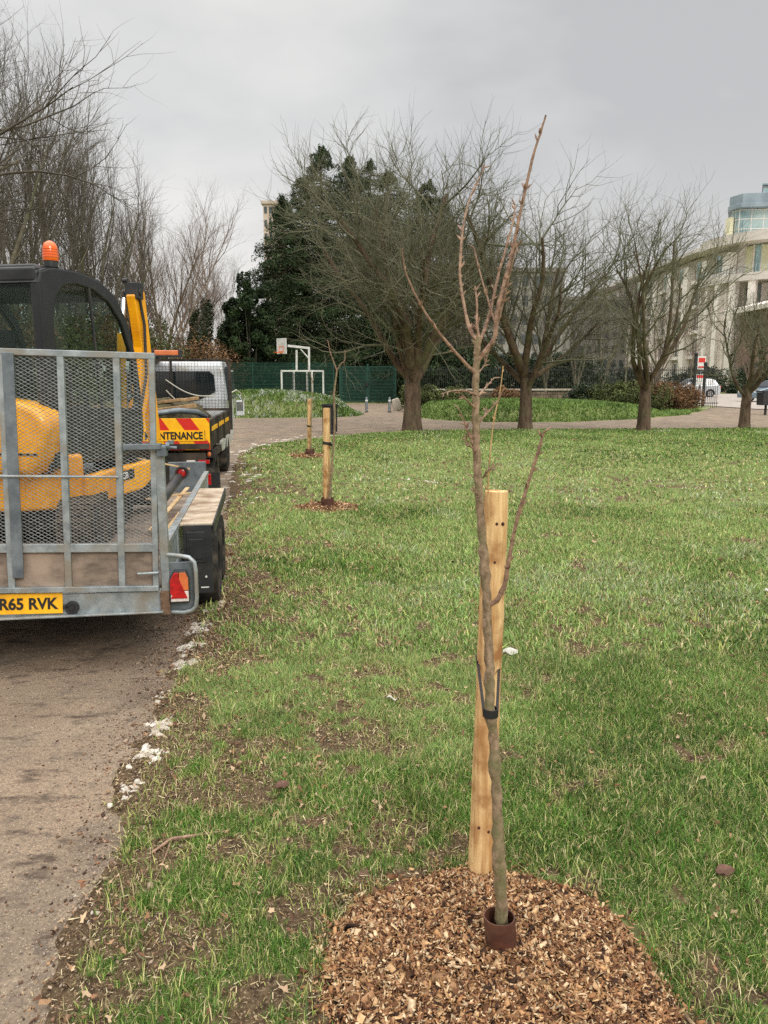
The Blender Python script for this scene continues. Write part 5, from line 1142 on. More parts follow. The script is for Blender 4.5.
m = MB()
for s in (-1, 1): m.tube([(s * .26, .25, .3), (s * .26, .24, .62), (s * .25, .22, .70)], [.018, .015, .025], 8)
m.build('control_lever', M['black'], cabn, smooth=True)
m = MB(); m.cyl((.42, -.30, 1.535), (.42, -.30, 1.59), .042, 20); m.build('beacon_base', M['black'], cabn, bevel=.006)
m = MB(); m.tube([(.42, -.30, 1.58), (.42, -.30, 1.60), (.42, -.30, 1.665), (.42, -.30, 1.695), (.42, -.30, 1.71)], [.045, .049, .045, .035, .013], 24); bc = m.build('beacon', M['orange'], cabn, smooth=True)
m = MB()
for z in (1.605, 1.622, 1.639, 1.656): m.ring((.42, -.30, z), (0, 0, 1), .040, .0515 - (z - 1.605) * .06, .005, 24)
m.build('lens_rib', M['orange'], bc)
# boom, dipper, bucket, rams ahead of the cab on the right
BX = .285
m = MB()
def armprof(P, x, w, name, mat='yellow', par=None): q = MB(); q.prism(P, 'x', x - w / 2, x + w / 2); return q.build(name, M[mat], par or up_, bevel=.008)
m.box((BX - .1, .70, .22), (.22, .24, .30)); m.cyl((BX, .80, .06), (BX, .80, .42), .05, 18); m.build('swing_post', M['black'], up_, bevel=.01)
boom = armprof([(.72, .20), (.86, .16), (1.12, .70), (1.12, 1.10), (1.04, 1.44), (.96, 1.43), (1.01, 1.08), (.96, .74)], BX, .08, 'boom')
armprof([(.92, 1.42), (1.0, 1.50), (1.10, 1.46), (1.26, .25), (1.16, .22)], BX + .005, .075, 'dipper_arm')
m = MB(); m.box((BX + .01, .98, 1.46), (.11, .10, .13)); m.cyl((BX - .075, .98, 1.45), (BX + .075, .98, 1.45), .028, 14); m.cyl((BX - .06, .94, 1.54), (BX - .02, .94, 1.54), .02, 10); m.build('knuckle_bracket', M['black'], up_, bevel=.01)
m = MB(); m.cyl((BX - .06, .86, 1.10), (BX - .06, .94, 1.40), .02, 12); m.build('ram_rod', M['chrome'], up_)
m = MB(); m.cyl((BX - .06, .80, .42), (BX - .06, .865, 1.12), .034, 14); m.build('ram_barrel', M['yellow'], up_)
m = MB(); m.tube([(BX + .06, .84, .4), (BX + .07, 1.0, .8), (BX + .06, 1.03, 1.2), (BX + .05, .98, 1.44)], .012, 8); m.tube([(BX - .07, .82, .4), (BX - .075, 1.0, .8), (BX - .07, 1.05, 1.2), (BX - .06, 1.0, 1.44)], .012, 8); m.build('hose', M['black'], up_, smooth=True)
bk = [(1.18, .62), (1.30, .64), (1.42, .42), (1.40, .20), (1.24, .10), (1.06, .16), (1.10, .22), (1.26, .18), (1.34, .28), (1.32, .42), (1.20, .50)]
armprof([(p[0] - .12, p[1] - .42) for p in bk], BX - .08, .34, 'bucket', 'truckdark')

# ---------------------------------------------------------------- tipper truck towing the trailer (local x right, y away)
tk = tag(empty('tipper_truck', (-2.05, 9.1, 0), R(6.5)), 'white-cabbed tipper truck with a dark bed, ladder-rack mesh and striped rear board', 'truck')
TL = -1.86
m = MB(); m.box((TL / 2, 1.25, .80), (abs(TL) - .02, 2.7, .06)); m.build('bed_floor', M['truckdark'], tk)
for x in (-.03, TL + .03):
    m = MB(); m.box((x, 1.30, .93), (.05, 2.72, .34))
    for y in (.02, .9, 1.8, 2.6): m.box((x + (.03 if x > -1 else -.03), y, .93), (.03, .06, .36))
    m.build('side_board', M['truckdark'], tk, bevel=.005)
m = MB(); m.box((-.002, 1.3, .985), (.012, 2.5, .05)); m.build('side_stripe', M['yelflat'], tk)
m = MB(); m.box((TL / 2, -.02, .92), (abs(TL) - .14, .045, .34)); m.build('tailboard', M['truckdark'], tk, bevel=.005)
# striped board
bx0, bx1, bz0, bz1 = -1.30, -.0, .755, 1.125
m = MB(); m.box(((bx0 + bx1) / 2, -.06, (bz0 + bz1) / 2), (bx1 - bx0, .02, bz1 - bz0)); hb = m.build('hazard_board', M['yelflat'], tk, bevel=.003)
m = MB(); pitch = .34; sk_ = .42
def clip_poly(P, xa, xb):
    def cl(P, f, inter):
        out = []
        for i in range(len(P)):
            a, b = P[i - 1], P[i]; ia, ib = f(a), f(b)
            if ib:
                if not ia: out.append(inter(a, b))
                out.append(b)
            elif ia: out.append(inter(a, b))
        return out
    at = lambda X: (lambda a, b: (X, a[1] + (b[1] - a[1]) * (X - a[0]) / (b[0] - a[0])))
    P = cl(P, lambda p: p[0] >= xa, at(xa)); return cl(P, lambda p: p[0] <= xb, at(xb)) if P else P
for i in range(-2, 7):
    x = bx0 + i * pitch - .1; P = clip_poly([(x, bz1), (x + pitch / 2, bz1), (x + pitch / 2 + sk_ * .62, bz0), (x + sk_ * .62, bz0)], bx0, bx1)
    if P and len(P) > 2: m.prism(P, 'y', -.073, -.069)
m.build('red_stripe', M['redflat'], hb)
m = MB(); m.box((-.40, -.076, .925), (.72, .004, .125)); m.build('word_panel', M['yelflat'], hb)
text_mesh('characters', 'MAINTENANCE', .118, M['ink'], hb, (-.41, -.080, .885), (math.pi / 2, 0, 0), .004, .80, .001, 'CENTER')
m = MB(); m.box((-.055, -.076, .925), (.006, .006, .125)); m.build('panel_edge', M['ink'], hb)
# load: split timber, a grey hose and moss
Mt = Matrix.Translation((-2.05, 9.1, 0)) @ Matrix.Rotation(R(6.5), 4, 'Z')
for x, y, z, L_, th, w, lab in ((-.62, .55, 1.20, .8, .25, .09, 'pale split log lying crosswise nearest the striped board'), (-1.15, .6, 1.22, .9, 1.1, .10, 'thick brown split log pointing away at the left of the tipper load'), (-.85, .95, 1.26, 1.0, -.5, .07, 'thin plank slanting over the middle of the tipper load'),
        (-.45, 1.3, 1.18, .7, 1.4, .08, 'short split log along the right side of the tipper bed'), (-1.3, 1.5, 1.24, .8, .2, .09, 'split log resting at the back left of the tipper load'), (-.75, 1.8, 1.25, .9, .6, .08, 'weathered plank at the cab end of the tipper load')):
    m = MB(); d = Vector((math.cos(th), math.sin(th), .12)) * L_ * .5; m.bar(-d, d, w, w * .55); o = m.build('timber_offcut', M['logs'], bevel=.006)
    o.location = Mt @ Vector((x, y, z)); o.rotation_euler.z = R(6.5); tag(o, lab, 'timber', 'timber offcuts heaped in the tipper bed')
Mt = Matrix.Translation((-2.05, 9.1, 0)) @ Matrix.Rotation(R(6.5), 4, 'Z')
m = MB(); m.tube([Mt @ Vector(p) for p in ((-1.2, .3, 1.16), (-.95, .22, 1.20), (-.65, .2, 1.17), (-.4, .3, 1.20), (-.2, .5, 1.17), (-.14, .8, 1.1), (-.3, 1.1, 1.05))], .035, 10); tag(m.build('hose_length', M['galv_dark'], smooth=True), 'thick grey hose curled on top of the timber in the tipper bed', 'hose')
m = MB(); m.ball((0, 0, 0), (.74, .95, .32), 26, 14, .8); m.v = [tuple(np.array(v) * (1 + .25 * mnoise.noise(Vector(v) * 6))) for v in m.v]; o = m.build('green_waste', pm('mossy_waste', (96, 88, 62), (58, 52, 38), 14, .95, 0, .02, 30), smooth=True); o.location = Mt @ Vector((TL / 2, 1.3, .98)); tag(o, 'mossy heap of garden waste under the timber in the tipper bed', 'waste heap')
# chassis, lamps, wheels
m = MB()
for x in (-.55, TL + .55): m.box((x, 2.2, .62), (.09, 5.0, .16))
m.box((TL / 2, -.0, .66), (abs(TL) - .12, .1, .12)); m.box((TL / 2, .0, .42), (abs(TL) - .2, .08, .30)); m.build('chassis', M['truckdark'], tk, bevel=.006)
for s, x in ((1, -.08), (-1, TL + .08)):
    m = MB(); m.box((x, -.055, .615), (.13, .03, .045)); m.build('tail_light', M['red'], tk, bevel=.004)
    m = MB(); m.box((x - s * .15, -.055, .615), (.10, .03, .04)); m.build('reverse_light', M['whitelens'], tk, bevel=.004)
    m = MB(); m.box((x + s * .02, -.05, .405), (.11, .03, .13)); m.build('tail_light', M['red'], tk, bevel=.006)
    m = MB(); m.box((x - s * .02, .25, .28), (.34, .012, .34)); m.build('mudflap', M['black'], tk)
    m = MB(); m.ball((x + s * .06, -.02, .70), (.022, .022, .03), 10, 8); m.build('marker_lamp', M['amber'], tk)
def wheel(par, x, y, r, w, s, twin=False):
    wh = empty('wheel'); wh.parent = par; prof = [(-w / 2, r * .62), (-w * .55, r * .85), (-w * .42, r * .97), (-w * .2, r), (w * .2, r), (w * .42, r * .97), (w * .55, r * .85), (w / 2, r * .62)]; kk = len(prof); nn = 32
    for dx in ((0, -s * w * 1.15) if twin else (0,)):
        m = MB(); vs = []
        for j in range(nn): a = 2 * math.pi * j / nn; vs += [(x + dx + p[0], y + p[1] * math.cos(a), r + p[1] * math.sin(a)) for p in prof]
        m.add(vs, [(j * kk + q, j * kk + (q + 1) % kk, ((j + 1) % nn) * kk + (q + 1) % kk, ((j + 1) % nn) * kk + q) for j in range(nn) for q in range(kk)]); m.build('tyre', M['rubber'], wh, smooth=True)
    m = MB(); m.ring((x, y, r), (1, 0, 0), r * .2, r * .63, w * .5, 28); m.cyl((x - w * .3, y, r), (x + w * .3, y, r), r * .24, 16)
    for j in range(6): a = j * math.pi / 3; m.cyl((x + s * w * .2, y + r * .4 * math.cos(a), r + r * .4 * math.sin(a)), (x + s * w * .3, y + r * .4 * math.cos(a), r + r * .4 * math.sin(a)), r * .05, 8)
    m.build('rim', M['galv_dark'], wh)
wheel(tk, -.12, .75, .34, .2, 1, True); wheel(tk, TL + .12, .75, .34, .2, -1, True); wheel(tk, -.27, 4.15, .34, .2, 1); wheel(tk, TL + .27, 4.15, .34, .2, -1)
m = MB()
for x in (-.12, TL + .12):
    m.prism([(.33, .62), (.40, .72), (1.1, .72), (1.17, .62), (1.12, .64), (.40, .64)], 'x', x - .14, x + .14)
m.build('wheel_arch', M['truckdark'], tk)
# cab
cz = 1.87; m = MB(); prof = [(3.35, .55), (3.30, 1.25), (3.42, cz - .06), (3.55, cz), (4.35, cz - .02), (4.85, 1.45), (5.5, 1.22), (5.62, 1.0), (5.62, .45), (4.55, .38), (3.5, .40)]
vs = []; n = len(prof); 
for s in (0, 1):
    for p in prof:
        inx = .12 if p[1] < 1.05 else (.0 if p[1] < 1.3 else .08 * (p[1] - 1.2) / .67 + .02)
        vs.append(((-.06 - inx) if s == 0 else (TL + .06 + inx), p[0], p[1]))
m.add(vs, [tuple(range(n))[::-1], tuple(range(n, 2 * n))] + [(i, (i + 1) % n, n + (i + 1) % n, n + i) for i in range(n)]); cab = m.build('cab', M['white'], tk, bevel=.035, seg=3)
m = MB(); wp = [(-1.62, 1.40), (-1.62, 1.64), (-1.56, 1.69), (-.33, 1.69), (-.27, 1.64), (-.25, 1.38), (-.34, 1.33), (-.52, 1.24), (-.75, 1.21), (-1.10, 1.21), (-1.40, 1.26)]
m.prism(wp, 'y', 3.325, 3.40)
o = m.build('rear_window', M['glassdark'], cab, bevel=.004); o.location.y = -.045
m = MB(); m.prism([(3.62, 1.22), (4.80, 1.24), (4.32, 1.74), (3.66, 1.76)], 'x', -.13, -.045); m.build('door_window', M['glassdark'], cab, bevel=.004)
m = MB(); m.prism([(-.2, 1.30), (TL + .2, 1.30), (TL + .24, 1.72), (-.24, 1.72)], 'y', 4.5, 4.56); m.build('windscreen', M['glassdark'], cab)
mr = empty('wing_mirror'); mr.parent = tk
m = MB(); m.tube([(-.08, 4.2, 1.24), (.04, 4.15, 1.30), (.09, 4.1, 1.22)], .014, 8); m.build('mirror_arm', M['galv'], mr, smooth=True)
m = MB(); m.box((.07, 4.1, 1.08), (.14, .09, .26)); m.build('mirror_shell', M['white'], mr, bevel=.02, seg=3)
m = MB(); m.box((.07, 4.052, 1.11), (.11, .006, .15)); m.build('mirror_glass', M['chrome'], mr)
# headboard rack with mesh and lightbar
m = MB(); fy = 3.12
m.box((-.01, fy, 1.32), (.045, .045, 1.08)); m.box((TL + .01, fy, 1.32), (.045, .045, 1.08)); m.box((TL / 2, fy, 1.855), (abs(TL) + .03, .045, .04)); m.box((TL / 2, fy, 1.10), (abs(TL) + .03, .04, .04)); m.box((-.90, fy, 1.5), (.035, .035, .75)); rk = m.build('headboard_rack', M['truckdark'], tk, bevel=.004)
m = MB()
for i in range(1, 38): m.box((TL * i / 38, fy, 1.47), (.004, .004, .76))
for i in range(1, 16): m.box((TL / 2, fy + .006, 1.10 + .75 * i / 16), (abs(TL), .004, .004))
m.build('wire_mesh', M['iron'], rk)
m = MB(); m.box((-.98, fy, 1.915), (.50, .14, .03)); m.box((-1.20, fy, 1.96), (.12, .13, .10)); m.box((-.745, fy, 1.96), (.03, .13, .12)); lb = m.build('light_bar', M['black'], tk, bevel=.008)
m = MB(); m.box((-.95, fy, 1.965), (.36, .13, .075)); m.build('amber_lens', M['amber'], lb, bevel=.012)
m = MB(); m.box((-1.25, fy + .3, 1.93), (.3, .2, .14)); m.build('roof_unit', M['black'], tk, bevel=.02)
m = MB(); a = Vector((-.88, fy - .03, 1.62)); rp = []
for i in range(13): t = i / 12; rp.append((-.98 + .74 * t, fy - .04, 1.56 - .24 * t - .10 * math.sin(t * 3.1)))
m.tube(rp, .009, 6); rp = [(-.98 + .35 * t, fy - .05, 1.40 - .22 * t - .06 * math.sin(t * 3.1)) for t in [i / 8 for i in range(9)]]; m.tube(rp, .008, 6)
m.tube([(.02, fy - .02, 1.36), (.08, fy + .1, 1.40), (.14, fy + .3, 1.34), (.15, fy + .5, 1.2)], .010, 6)
m.v = [tuple(Mt @ Vector(v)) for v in m.v]; tag(m.build('rope', M['rope'], smooth=True), 'pale rope sagging across the truck headboard mesh', 'rope')

# ---------------------------------------------------------------- parked cars
def car(px, Y, rz, mat, lab, L_=4.1, Hc=1.48, W_=1.75):
    c = W(px, 400, Y); rt = tag(empty('parked_car', (c[0], Y, 0), rz), lab, 'car', 'cars parked on the road')
    # outline along x (front at -x)
    low = [(-L_ / 2, .28), (-L_ / 2 - .02, .52), (-L_ / 2 + .1, .68), (-L_ / 2 + .95, .92), (-L_ / 2 + 1.1, .95), (L_ / 2 - .25, .98), (L_ / 2 - .03, .86), (L_ / 2 + .01, .5), (L_ / 2 - .05, .26)]
    def arch(cx): return [(cx + .37 * math.cos(a), .28 + .37 * math.sin(a)) for a in [math.pi * i / 10 for i in range(11)]]
    P = low + [(L_ / 2 - .42, .2)] + arch(L_ / 2 - .82) + [(0, .2)] + arch(-L_ / 2 + .80)
    m = MB(); n = len(P); m.prism(P, 'y', -W_ / 2, W_ / 2); body = m.build('body', mat, rt, bevel=.05, seg=3)
    g0, g1 = -L_ / 2 + 1.0, L_ / 2 - .12
    up2 = [(g0, .93), (g0 + .75, Hc - .05), (g0 + 1.15, Hc), (g1 - .65, Hc - .03), (g1 - .3, Hc - .12), (g1, .95)]
    m = MB(); n = len(up2); vs = [(p[0], -W_ / 2 + .04 + .16 * (p[1] - .93) / .55, p[1]) for p in up2] + [(p[0], W_ / 2 - .04 - .16 * (p[1] - .93) / .55, p[1]) for p in up2]
    m.add(vs, [tuple(range(n))[::-1], tuple(range(n, 2 * n))] + [(i, (i + 1) % n, n + (i + 1) % n, n + i) for i in range(n)]); m.build('roof', mat, rt, bevel=.04, seg=3)
    for s in (-1, 1):
        for a, b in ((.16, .95), (1.02, 1.75), (1.82, 2.45)):
            b = min(b, g1 - g0 - .2); x_ = g0
            if b - a < .2: continue
            zt = Hc - .1; ya = s * (W_ / 2 - .035 + .003); yb = s * (W_ / 2 - .035 - .16 * (zt - .93) / .55 + .006)
            xa2 = a + (.52 if a < .2 else .03); m = MB(); q = [(x_ + a, ya, .97), (x_ + b, ya, .97), (x_ + b - (.1 if b > 2 else 0), yb, zt), (x_ + xa2, yb, zt)]
            m.add(q + [(p[0], p[1] - s * .02, p[2]) for p in q], [(0, 1, 2, 3), (7, 6, 5, 4), (0, 4, 5, 1), (1, 5, 6, 2), (2, 6, 7, 3), (3, 7, 4, 0)]); m.build('side_window', M['glassdark'], rt)
        m = MB(); m.box((L_ / 2 - .06, s * (W_ / 2 - .13), .80), (.14, .2, .24)); m.build('tail_light', M['red'], rt, bevel=.02)
        m = MB(); m.box((-L_ / 2 + .12, s * (W_ / 2 - .2), .64), (.22, .32, .13)); m.build('headlight', M['whitelens'], rt, bevel=.03)
        m = MB(); m.box((g0 + .35, s * (W_ / 2 + .06), 1.0), (.1, .14, .12)); m.build('wing_mirror', mat, rt, bevel=.02)
        for wx in (L_ / 2 - .82, -L_ / 2 + .80):
            wh = empty('wheel', (wx, s * (W_ / 2 - .12), 0), math.pi / 2); wh.parent = rt; r = .31; m = MB(); m.ring((0, 0, r), (1, 0, 0), r * .62, r, .2, 28); m.build('tyre', M['rubber'], wh, bevel=.02)
            m = MB(); m.ring((0, 0, r), (1, 0, 0), r * .5, r * .62, .17, 24); m.cyl((-.08, 0, r), (.08, 0, r), r * .18, 14)
            for j in range(6): a = j * math.pi / 3; m.bar((-s * .05, 0, r), (-s * .05, r * .56 * math.cos(a), r + r * .56 * math.sin(a)), .03, .045, (1, 0, 0))
            m.build('rim', M['chrome'], wh)
    m = MB(); q = [(g0 + .05, -W_ / 2 + .14, .98), (g0 + .05, W_ / 2 - .14, .98), (g0 + .70, W_ / 2 - .26, Hc - .08), (g0 + .70, -W_ / 2 + .26, Hc - .08)]
    m.add([(p[0] - .02, p[1], p[2] + .015) for p in q] + q, [(0, 1, 2, 3), (7, 6, 5, 4), (0, 4, 5, 1), (1, 5, 6, 2), (2, 6, 7, 3), (3, 7, 4, 0)]); m.build('windscreen', M['glassdark'], rt)
    return rt
silver = pm('silver_car_paint', (196, 200, 204), (180, 184, 188), 2, .3, .3, coat=.5); bluegrey = pm('blue_grey_car_paint', (104, 122, 134), (92, 108, 120), 2, .3, .3, coat=.5)
car(691, 62, .05, silver, 'white hatchback parked beyond the sign, nose to the left', 3.9, 1.5)
car(775, 50, .1, bluegrey, 'grey-blue car partly in frame at the right edge of the road', 4.2, 1.42)
# road beyond the path junction
rd = [(80, 78), (60, 62), (33, 40), (24, 38), (18.5, 38.5), (17.8, 44), (18, 60), (16, 66), (10, 70), (10, 74), (40, 73), (90, 95)]
tri = tessellate_polygon([[Vector((p[0], p[1], 0)) for p in rd]]); ta = np.array(tri); pv = np.array([(p[0], p[1], .038) for p in rd]); a_, b_, c_ = pv[ta[:, 0]], pv[ta[:, 1]], pv[ta[:, 2]]; fl = np.cross(b_ - a_, c_ - a_)[:, 2] < 0; ta[fl] = ta[fl][:, ::-1]
o = mesh_np('road', pv, [ta], pm('pale_road', (176, 166, 156), (150, 142, 134), 2, .9, 0, .004, 30)); o['kind'] = 'structure'
# gate posts, sign, bench-like bin at the right
c = G(692.5, 409); rt = tag(empty('gatepost', c), 'black iron gatepost left of the pair where the path meets the road', 'gatepost', 'black gateposts at the park entrance'); m = MB(); m.box((0, 0, 1.3), (.13, .13, 2.7)); m.build('post', M['iron'], rt, bevel=.01); m = MB(); m.ball((0, 0, 2.72), .1); m.build('finial', M['iron'], rt, smooth=True)
m = MB()
for z in (.25, 1.4): m.box((.08, .35, z), (.05, .8, .05))
for i in range(6): m.box((.08, .08 + i * .12, .85), (.03, .03, 1.3))
m.build('open_gate', M['iron'], rt)
c = G(702.5, 407); rt = tag(empty('gatepost', c), 'black iron gatepost right of the pair, in front of the white car', 'gatepost', 'black gateposts at the park entrance'); m = MB(); m.box((0, 0, 1.1), (.13, .13, 2.3)); m.build('post', M['iron'], rt, bevel=.01); m = MB(); m.ball((0, 0, 2.3), .1); m.build('finial', M['iron'], rt, smooth=True)
c = G(698.5, 403); rt = tag(empty('road_sign', c), 'red and white notice sign on a post between the black gateposts', 'sign'); m = MB(); m.cyl((0, 0, -.05), (0, 0, 2.8), .04, 10); m.build('post', M['galv_dark'], rt)
m = MB(); m.box((0, -.06, 2.45), (.5, .03, .8)); sg = m.build('sign_panel', M['decal'], rt, bevel=.01)
m = MB(); m.box((0, -.078, 2.62), (.4, .006, .28)); m.build('red_patch', M['redflat'], sg); m = MB(); m.box((0, -.078, 2.20), (.4, .006, .10)); m.build('red_band', M['redflat'], sg)
m = MB(); m.box((0, -.06, 1.45), (.55, .03, .65)); m.build('lower_panel', M['decal'], rt, bevel=.01); m = MB(); m.box((0, -.08, 1.62), (.5, .006, .16)); m.build('red_band', M['redflat'], rt)
c = G(765, 415); rt = tag(empty('litter_bin', c, .3), 'small black bin on a stalk at the right edge beside the path', 'litter bin'); m = MB(); m.prism([(-.32, .42), (.32, .42), (.38, .95), (-.36, .95)], 'y', -.2, .2); m.build('box', M['concretebin'], rt, bevel=.02); m = MB(); m.box((0, 0, 1.0), (.8, .46, .05)); m.build('lid', M['iron'], rt, bevel=.01); m = MB(); m.cyl((0, 0, -.05), (0, 0, .45), .05, 12); m.build('stalk', M['iron'], rt)
c = G(757, 0 + 384 + 30, 0); 
# sloping lump of concrete beside the thick tree
c = G(399, 411); m = MB(); m.box((.1, 0, .28), (.55, .4, .6), None, (.6, .6)); o = m.build('kerb_block', M['coping'], bevel=.05, seg=3); o.location = (c[0] - .1, c[1], 0); o.rotation_euler.y = -.35; tag(o, 'pale mossy stone block beside the thickest park tree', 'stone block')
# lamp post seen through the third tree
c = W(633, 400, 46); rt = tag(empty('street_lamp', (c[0] + .2, 46, 0)), 'thin dark lamp post behind the third park tree', 'street lamp'); m = MB(); m.tube([(0, 0, -.1), (0, 0, 1), (0, 0, 6.6)], [.09, .07, .045], 10); m.build('post', M['iron'], rt, smooth=True); m = MB(); m.tube([(0, 0, 6.55), (0, 0, 6.7), (0, 0, 7.0), (0, 0, 7.1)], [.08, .2, .24, .05], 12); m.build('lantern', M['whitelens'], rt, smooth=True)

# ---------------------------------------------------------------- buildings
M['cream'] = pm('cream_stone', (240, 232, 226), (226, 216, 208), .6, .85, 0, .01, 4)
M['beige'] = pm('beige_band', (212, 203, 196), (194, 186, 180), .5, .8)
M['brickw'] = pm('brown_brick', (132, 110, 96), (108, 90, 80), 1.5, .9, c3=(146, 124, 108), s3=.4)
M['bglass'] = pm('building_glass', (150, 180, 184), (102, 132, 138), .35, .15, 0.2, spec=.8, c3=(186, 204, 200), s3=.15)
M['bglassd'] = pm('dark_window_glass', (76, 86, 90), (54, 62, 66), .5, .15, 0.1, spec=.8)
M['ylight'] = pm('pale_yellow_panel', (220, 216, 184), (204, 200, 166), .6, .6)
M['slate'] = pm('grey_metal_fascia', (146, 160, 170), (120, 134, 144), .4, .6)
bd = tag(empty('apartment_building', (47.0, 105, 0)), 'large pale building with a long colonnaded side and rounded balconied corner under a glass top', 'building')
# long side facing the park (normal -x) from y=4 to 95, local coordinates; storeys 3.3 m
H1 = 19.5; m = MB(); m.box((16, 48, H1 / 2 - .2), (31, 92, H1 - .4)); m.build('wall', M['beige'], bd)
for f in range(5):
    zb = 1.2 + f * 3.7
    for j in range(13):
        m = MB(); m.box((.42, 7 + j * 7, zb + 1.35), (.12, 4.0, 2.6)); w = m.build('window', M['bglassd'] if f != 4 else M['bglass'], bd)
        fr = MB()
        for q in (-1.95, -.65, .65, 1.95): fr.box((.34, 7 + j * 7 + q, zb + 1.35), (.08, .12, 2.6))
        fr.box((.34, 7 + j * 7, zb + 2.55), (.08, 4.0, .12))
        fr.build('frame', M['cream'], w)
    m = MB(); m.box((.1, 49, zb - .35), (.6, 92, .5)); m.build('floor_band', M['cream'], bd)
for j in range(14): m = MB(); m.box((-.15, 3.5 + j * 7, H1 / 2 - .8), (1.2, 1.9, H1 - 1.2)); m.build('pillar', M['cream'], bd, bevel=.08)
m = MB(); m.box((15.2, 48.5, H1 + .1), (34, 94, .6)); m.build('eaves', M['beige'], bd, bevel=.1)
# rounded corner with balconies (centre 7,5)
def disc_sector(R_, z0, z1, a0=150, a1=330, c=(9, 6), n=40):
    P = [(c[0] + R_ * math.cos(R(a0 + (a1 - a0) * i / n)), c[1] + R_ * math.sin(R(a0 + (a1 - a0) * i / n))) for i in range(n + 1)] + [(30, c[1] - R_ * .5), (30, 12), (c[0] - R_ * .87, 12)]
    q = MB(); q.prism(P, 'z', z0, z1); return q
disc_sector(8.2, 0, 19.2).build('corner_drum', M['cream'], bd, smooth=True)
for f, (z0, z1, R_) in enumerate(((14.0, 15.0, 11.2), (18.9, 20.1, 11.5), (9.7, 10.4, 9.6), (5.4, 6.0, 9.4))): disc_sector(R_, z0, z1, 150, 300).build('balcony_slab', M['beige'], bd, smooth=True)
m = disc_sector(8.35, 15.1, 18.8); w = m.build('window_band', M['bglass'], bd, smooth=True)
m = MB()
for i in range(22): a = R(150 + i * 8); m.box((9 + 8.45 * math.cos(a), 6 + 8.45 * math.sin(a), 16.95), (.14, .3, 3.7), a)
m.build('mullion', M['cream'], w)
m = MB()
for i in (3, 7, 9, 14): a = R(154 + i * 8); m = MB(); m.box((9 + 8.6 * math.cos(a), 6 + 8.6 * math.sin(a), 16.9), (.16, 1.05, 3.5), a); m.build('panel', M['ylight'], w)
m = disc_sector(8.32, 10.6, 13.8); w = m.build('window_band', M['bglassd'], bd, smooth=True)
m = MB()
for i in range(16): a = R(150 + i * 11); m.box((9 + 8.5 * math.cos(a), 6 + 8.5 * math.sin(a), 12.1), (.3, .9, 3.4), a)
m.build('pier', M['cream'], w)
m = MB()
for i in range(11): a = R(152 + i * 14); m.box((9 + 10.6 * math.cos(a), 6 + 10.6 * math.sin(a), 12.2 - 5), (.9, .9, 14), a)
m.build('column', M['cream'], bd)
m = MB()
for i in range(60): a = R(152 + i * 2.4); m.box((9 + 11.05 * math.cos(a), 6 + 11.05 * math.sin(a), 15.5), (.05, .05, 1.0), a)
m.build('balustrade', M['bglass'], bd)
# glass upper block
m = MB(); P = [(8.6, 24), (1.0, 6.5), (1.5, 5.3), (7.6, 4.2), (30, 3.6), (30, 24)]; m.prism(P, 'z', 19.9, 24.1); tw = m.build('glass_storey', M['bglass'], bd)
m = MB()
ed = [(P[i], P[i + 1]) for i in range(4)]
for a, b in ed:
    a = Vector(a); b = Vector(b); k = max(2, int((b - a).length / 1.3))
    for i in range(k + 1): p = a + (b - a) * i / k; m.box((p.x, p.y, 22.0), (.07, .07, 4.2))
    for z in (20.2, 21.5, 22.8, 24.0): m.bar((a.x, a.y, z), (b.x, b.y, z), .1, .08)
m.build('mullion', M['cream'], tw)
m = MB(); m.box((.75, 6.6, 21.6), (.5, 1.4, 3.2)); m.build('panel', M['ylight'], tw)
m = MB(); P2 = [(9.2, 26), (.4, 6.6), (1.1, 4.2), (7.6, 3.0), (32, 2.4), (32, 26)]; m.prism(P2, 'z', 24.12, 24.7); m.prism([(p[0] + .3, p[1] + .3) for p in P2], 'z', 24.72, 26.0); m.build('roof_slab', M['slate'], bd, bevel=.05)
m = MB(); m.prism([(12.5, 24), (4.6, 5.5), (32, 5), (32, 24)], 'z', 26.02, 26.9); m.build('penthouse', M['bglass'], bd)
m = MB(); m.prism([(11.5, 20), (5.2, 7), (18, 6.6), (18, 20)], 'z', 26.92, 27.5); m.build('plant_room', M['beige'], bd); m = MB(); m.prism([(11.6, 21), (4.8, 6.4), (18.4, 6.0), (18.4, 21)], 'z', 27.52, 27.7); m.build('roof', M['slate'], bd)
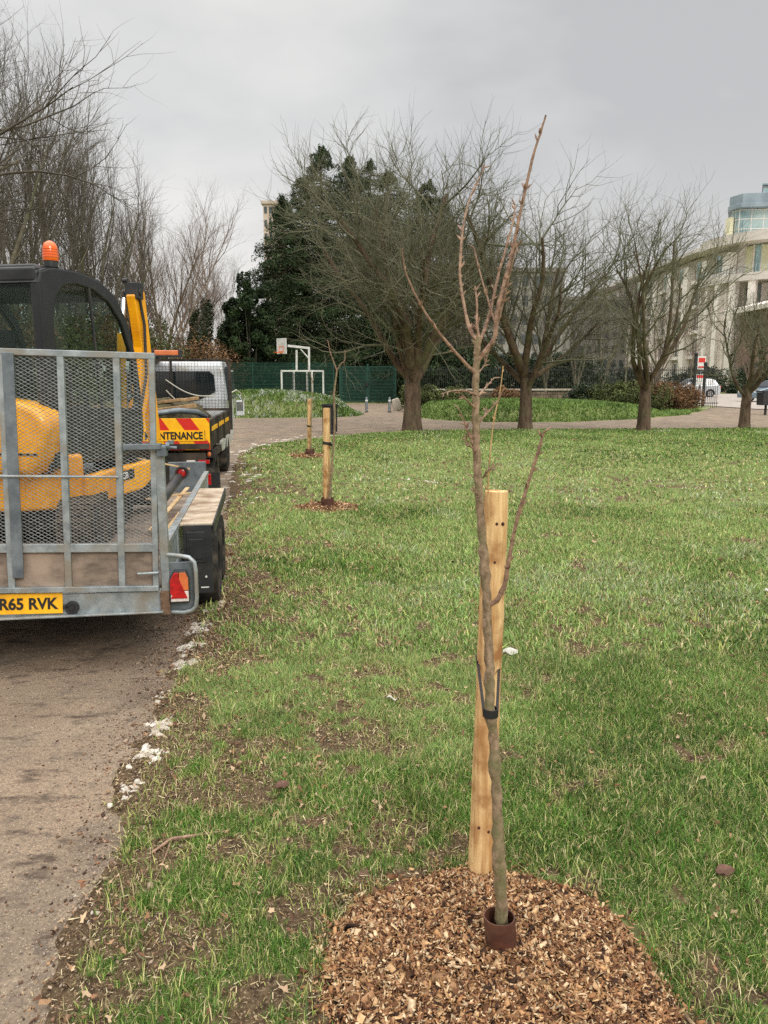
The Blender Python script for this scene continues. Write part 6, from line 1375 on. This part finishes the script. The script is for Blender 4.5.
# lower brown block at the right edge
b2 = tag(empty('brick_building', (44.6, 84, 0)), 'lower brown block with a sloping pale canopy at the right edge', 'building')
m = MB(); m.box((14, 8, 4.8), (27, 16, 9.6)); m.build('wall', M['brickw'], b2)
m = MB(); m.prism([(-1.2, 9.9), (3, 10.9), (14, 13.4), (28, 13.4), (28, 12.6), (14, 12.6), (3, 10.2), (-1.2, 9.3)], 'y', -1.5, 17); m.build('canopy_roof', M['cream'], b2, bevel=.05)
for z in (1.2, 4.4, 7.3):
    for x in range(6):
        m = MB(); m.box((2.4 + x * 4, -.05, z + .9), (2.2, .14, 1.9)); w = m.build('window', M['bglassd'], b2); q = MB(); q.box((2.4 + x * 4, -.14, z - .1), (2.5, .2, .14)); q.build('sill', M['cream'], w)
# distant blocks glimpsed over the evergreens and through the trees
def block(px, px2, Y, ytop, lab, mat, rows, cols_, dp=14):
    a = W(px, 400, Y); b = W(px2, 400, Y); H_ = W(px, ytop, Y)[2]; w = b[0] - a[0]; rt = tag(empty('distant_building', ((a[0] + b[0]) / 2, Y, 0)), lab, 'building'); m = MB(); m.box((0, dp / 2, H_ / 2), (w, dp, H_)); m.box((0, dp / 2, H_ + .3), (w + .8, dp + .8, .6)); m.build('wall', mat, rt)
    for r in range(rows):
        for c_ in range(cols_):
            m = MB(); m.box((-w / 2 + w * (c_ + .5) / cols_, -.03, H_ * (r + .55) / rows), (w / cols_ * .55, .1, H_ / rows * .5)); m.build('window', M['bglassd'], rt)
block(268, 282, 170, 204, 'slim pale tower glimpsed left of the tallest conifer', pm('pinkish_render', (196, 178, 166), (180, 164, 152), .3, .9), 14, 3)
M['farwall'] = pm('grey_far_render', (150, 146, 140), (136, 132, 126), .3, .9)
block(430, 560, 120, 272, 'pale flats block dimly seen through the middle trees', M['farwall'], 6, 12)
block(372, 398, 90, 352, 'low cream house front glimpsed under the conifers by the gate', M['cream'], 2, 4, 8)
block(566, 640, 150, 300, 'pale block seen through the branches left of the colonnaded building', M['farwall'], 6, 9)
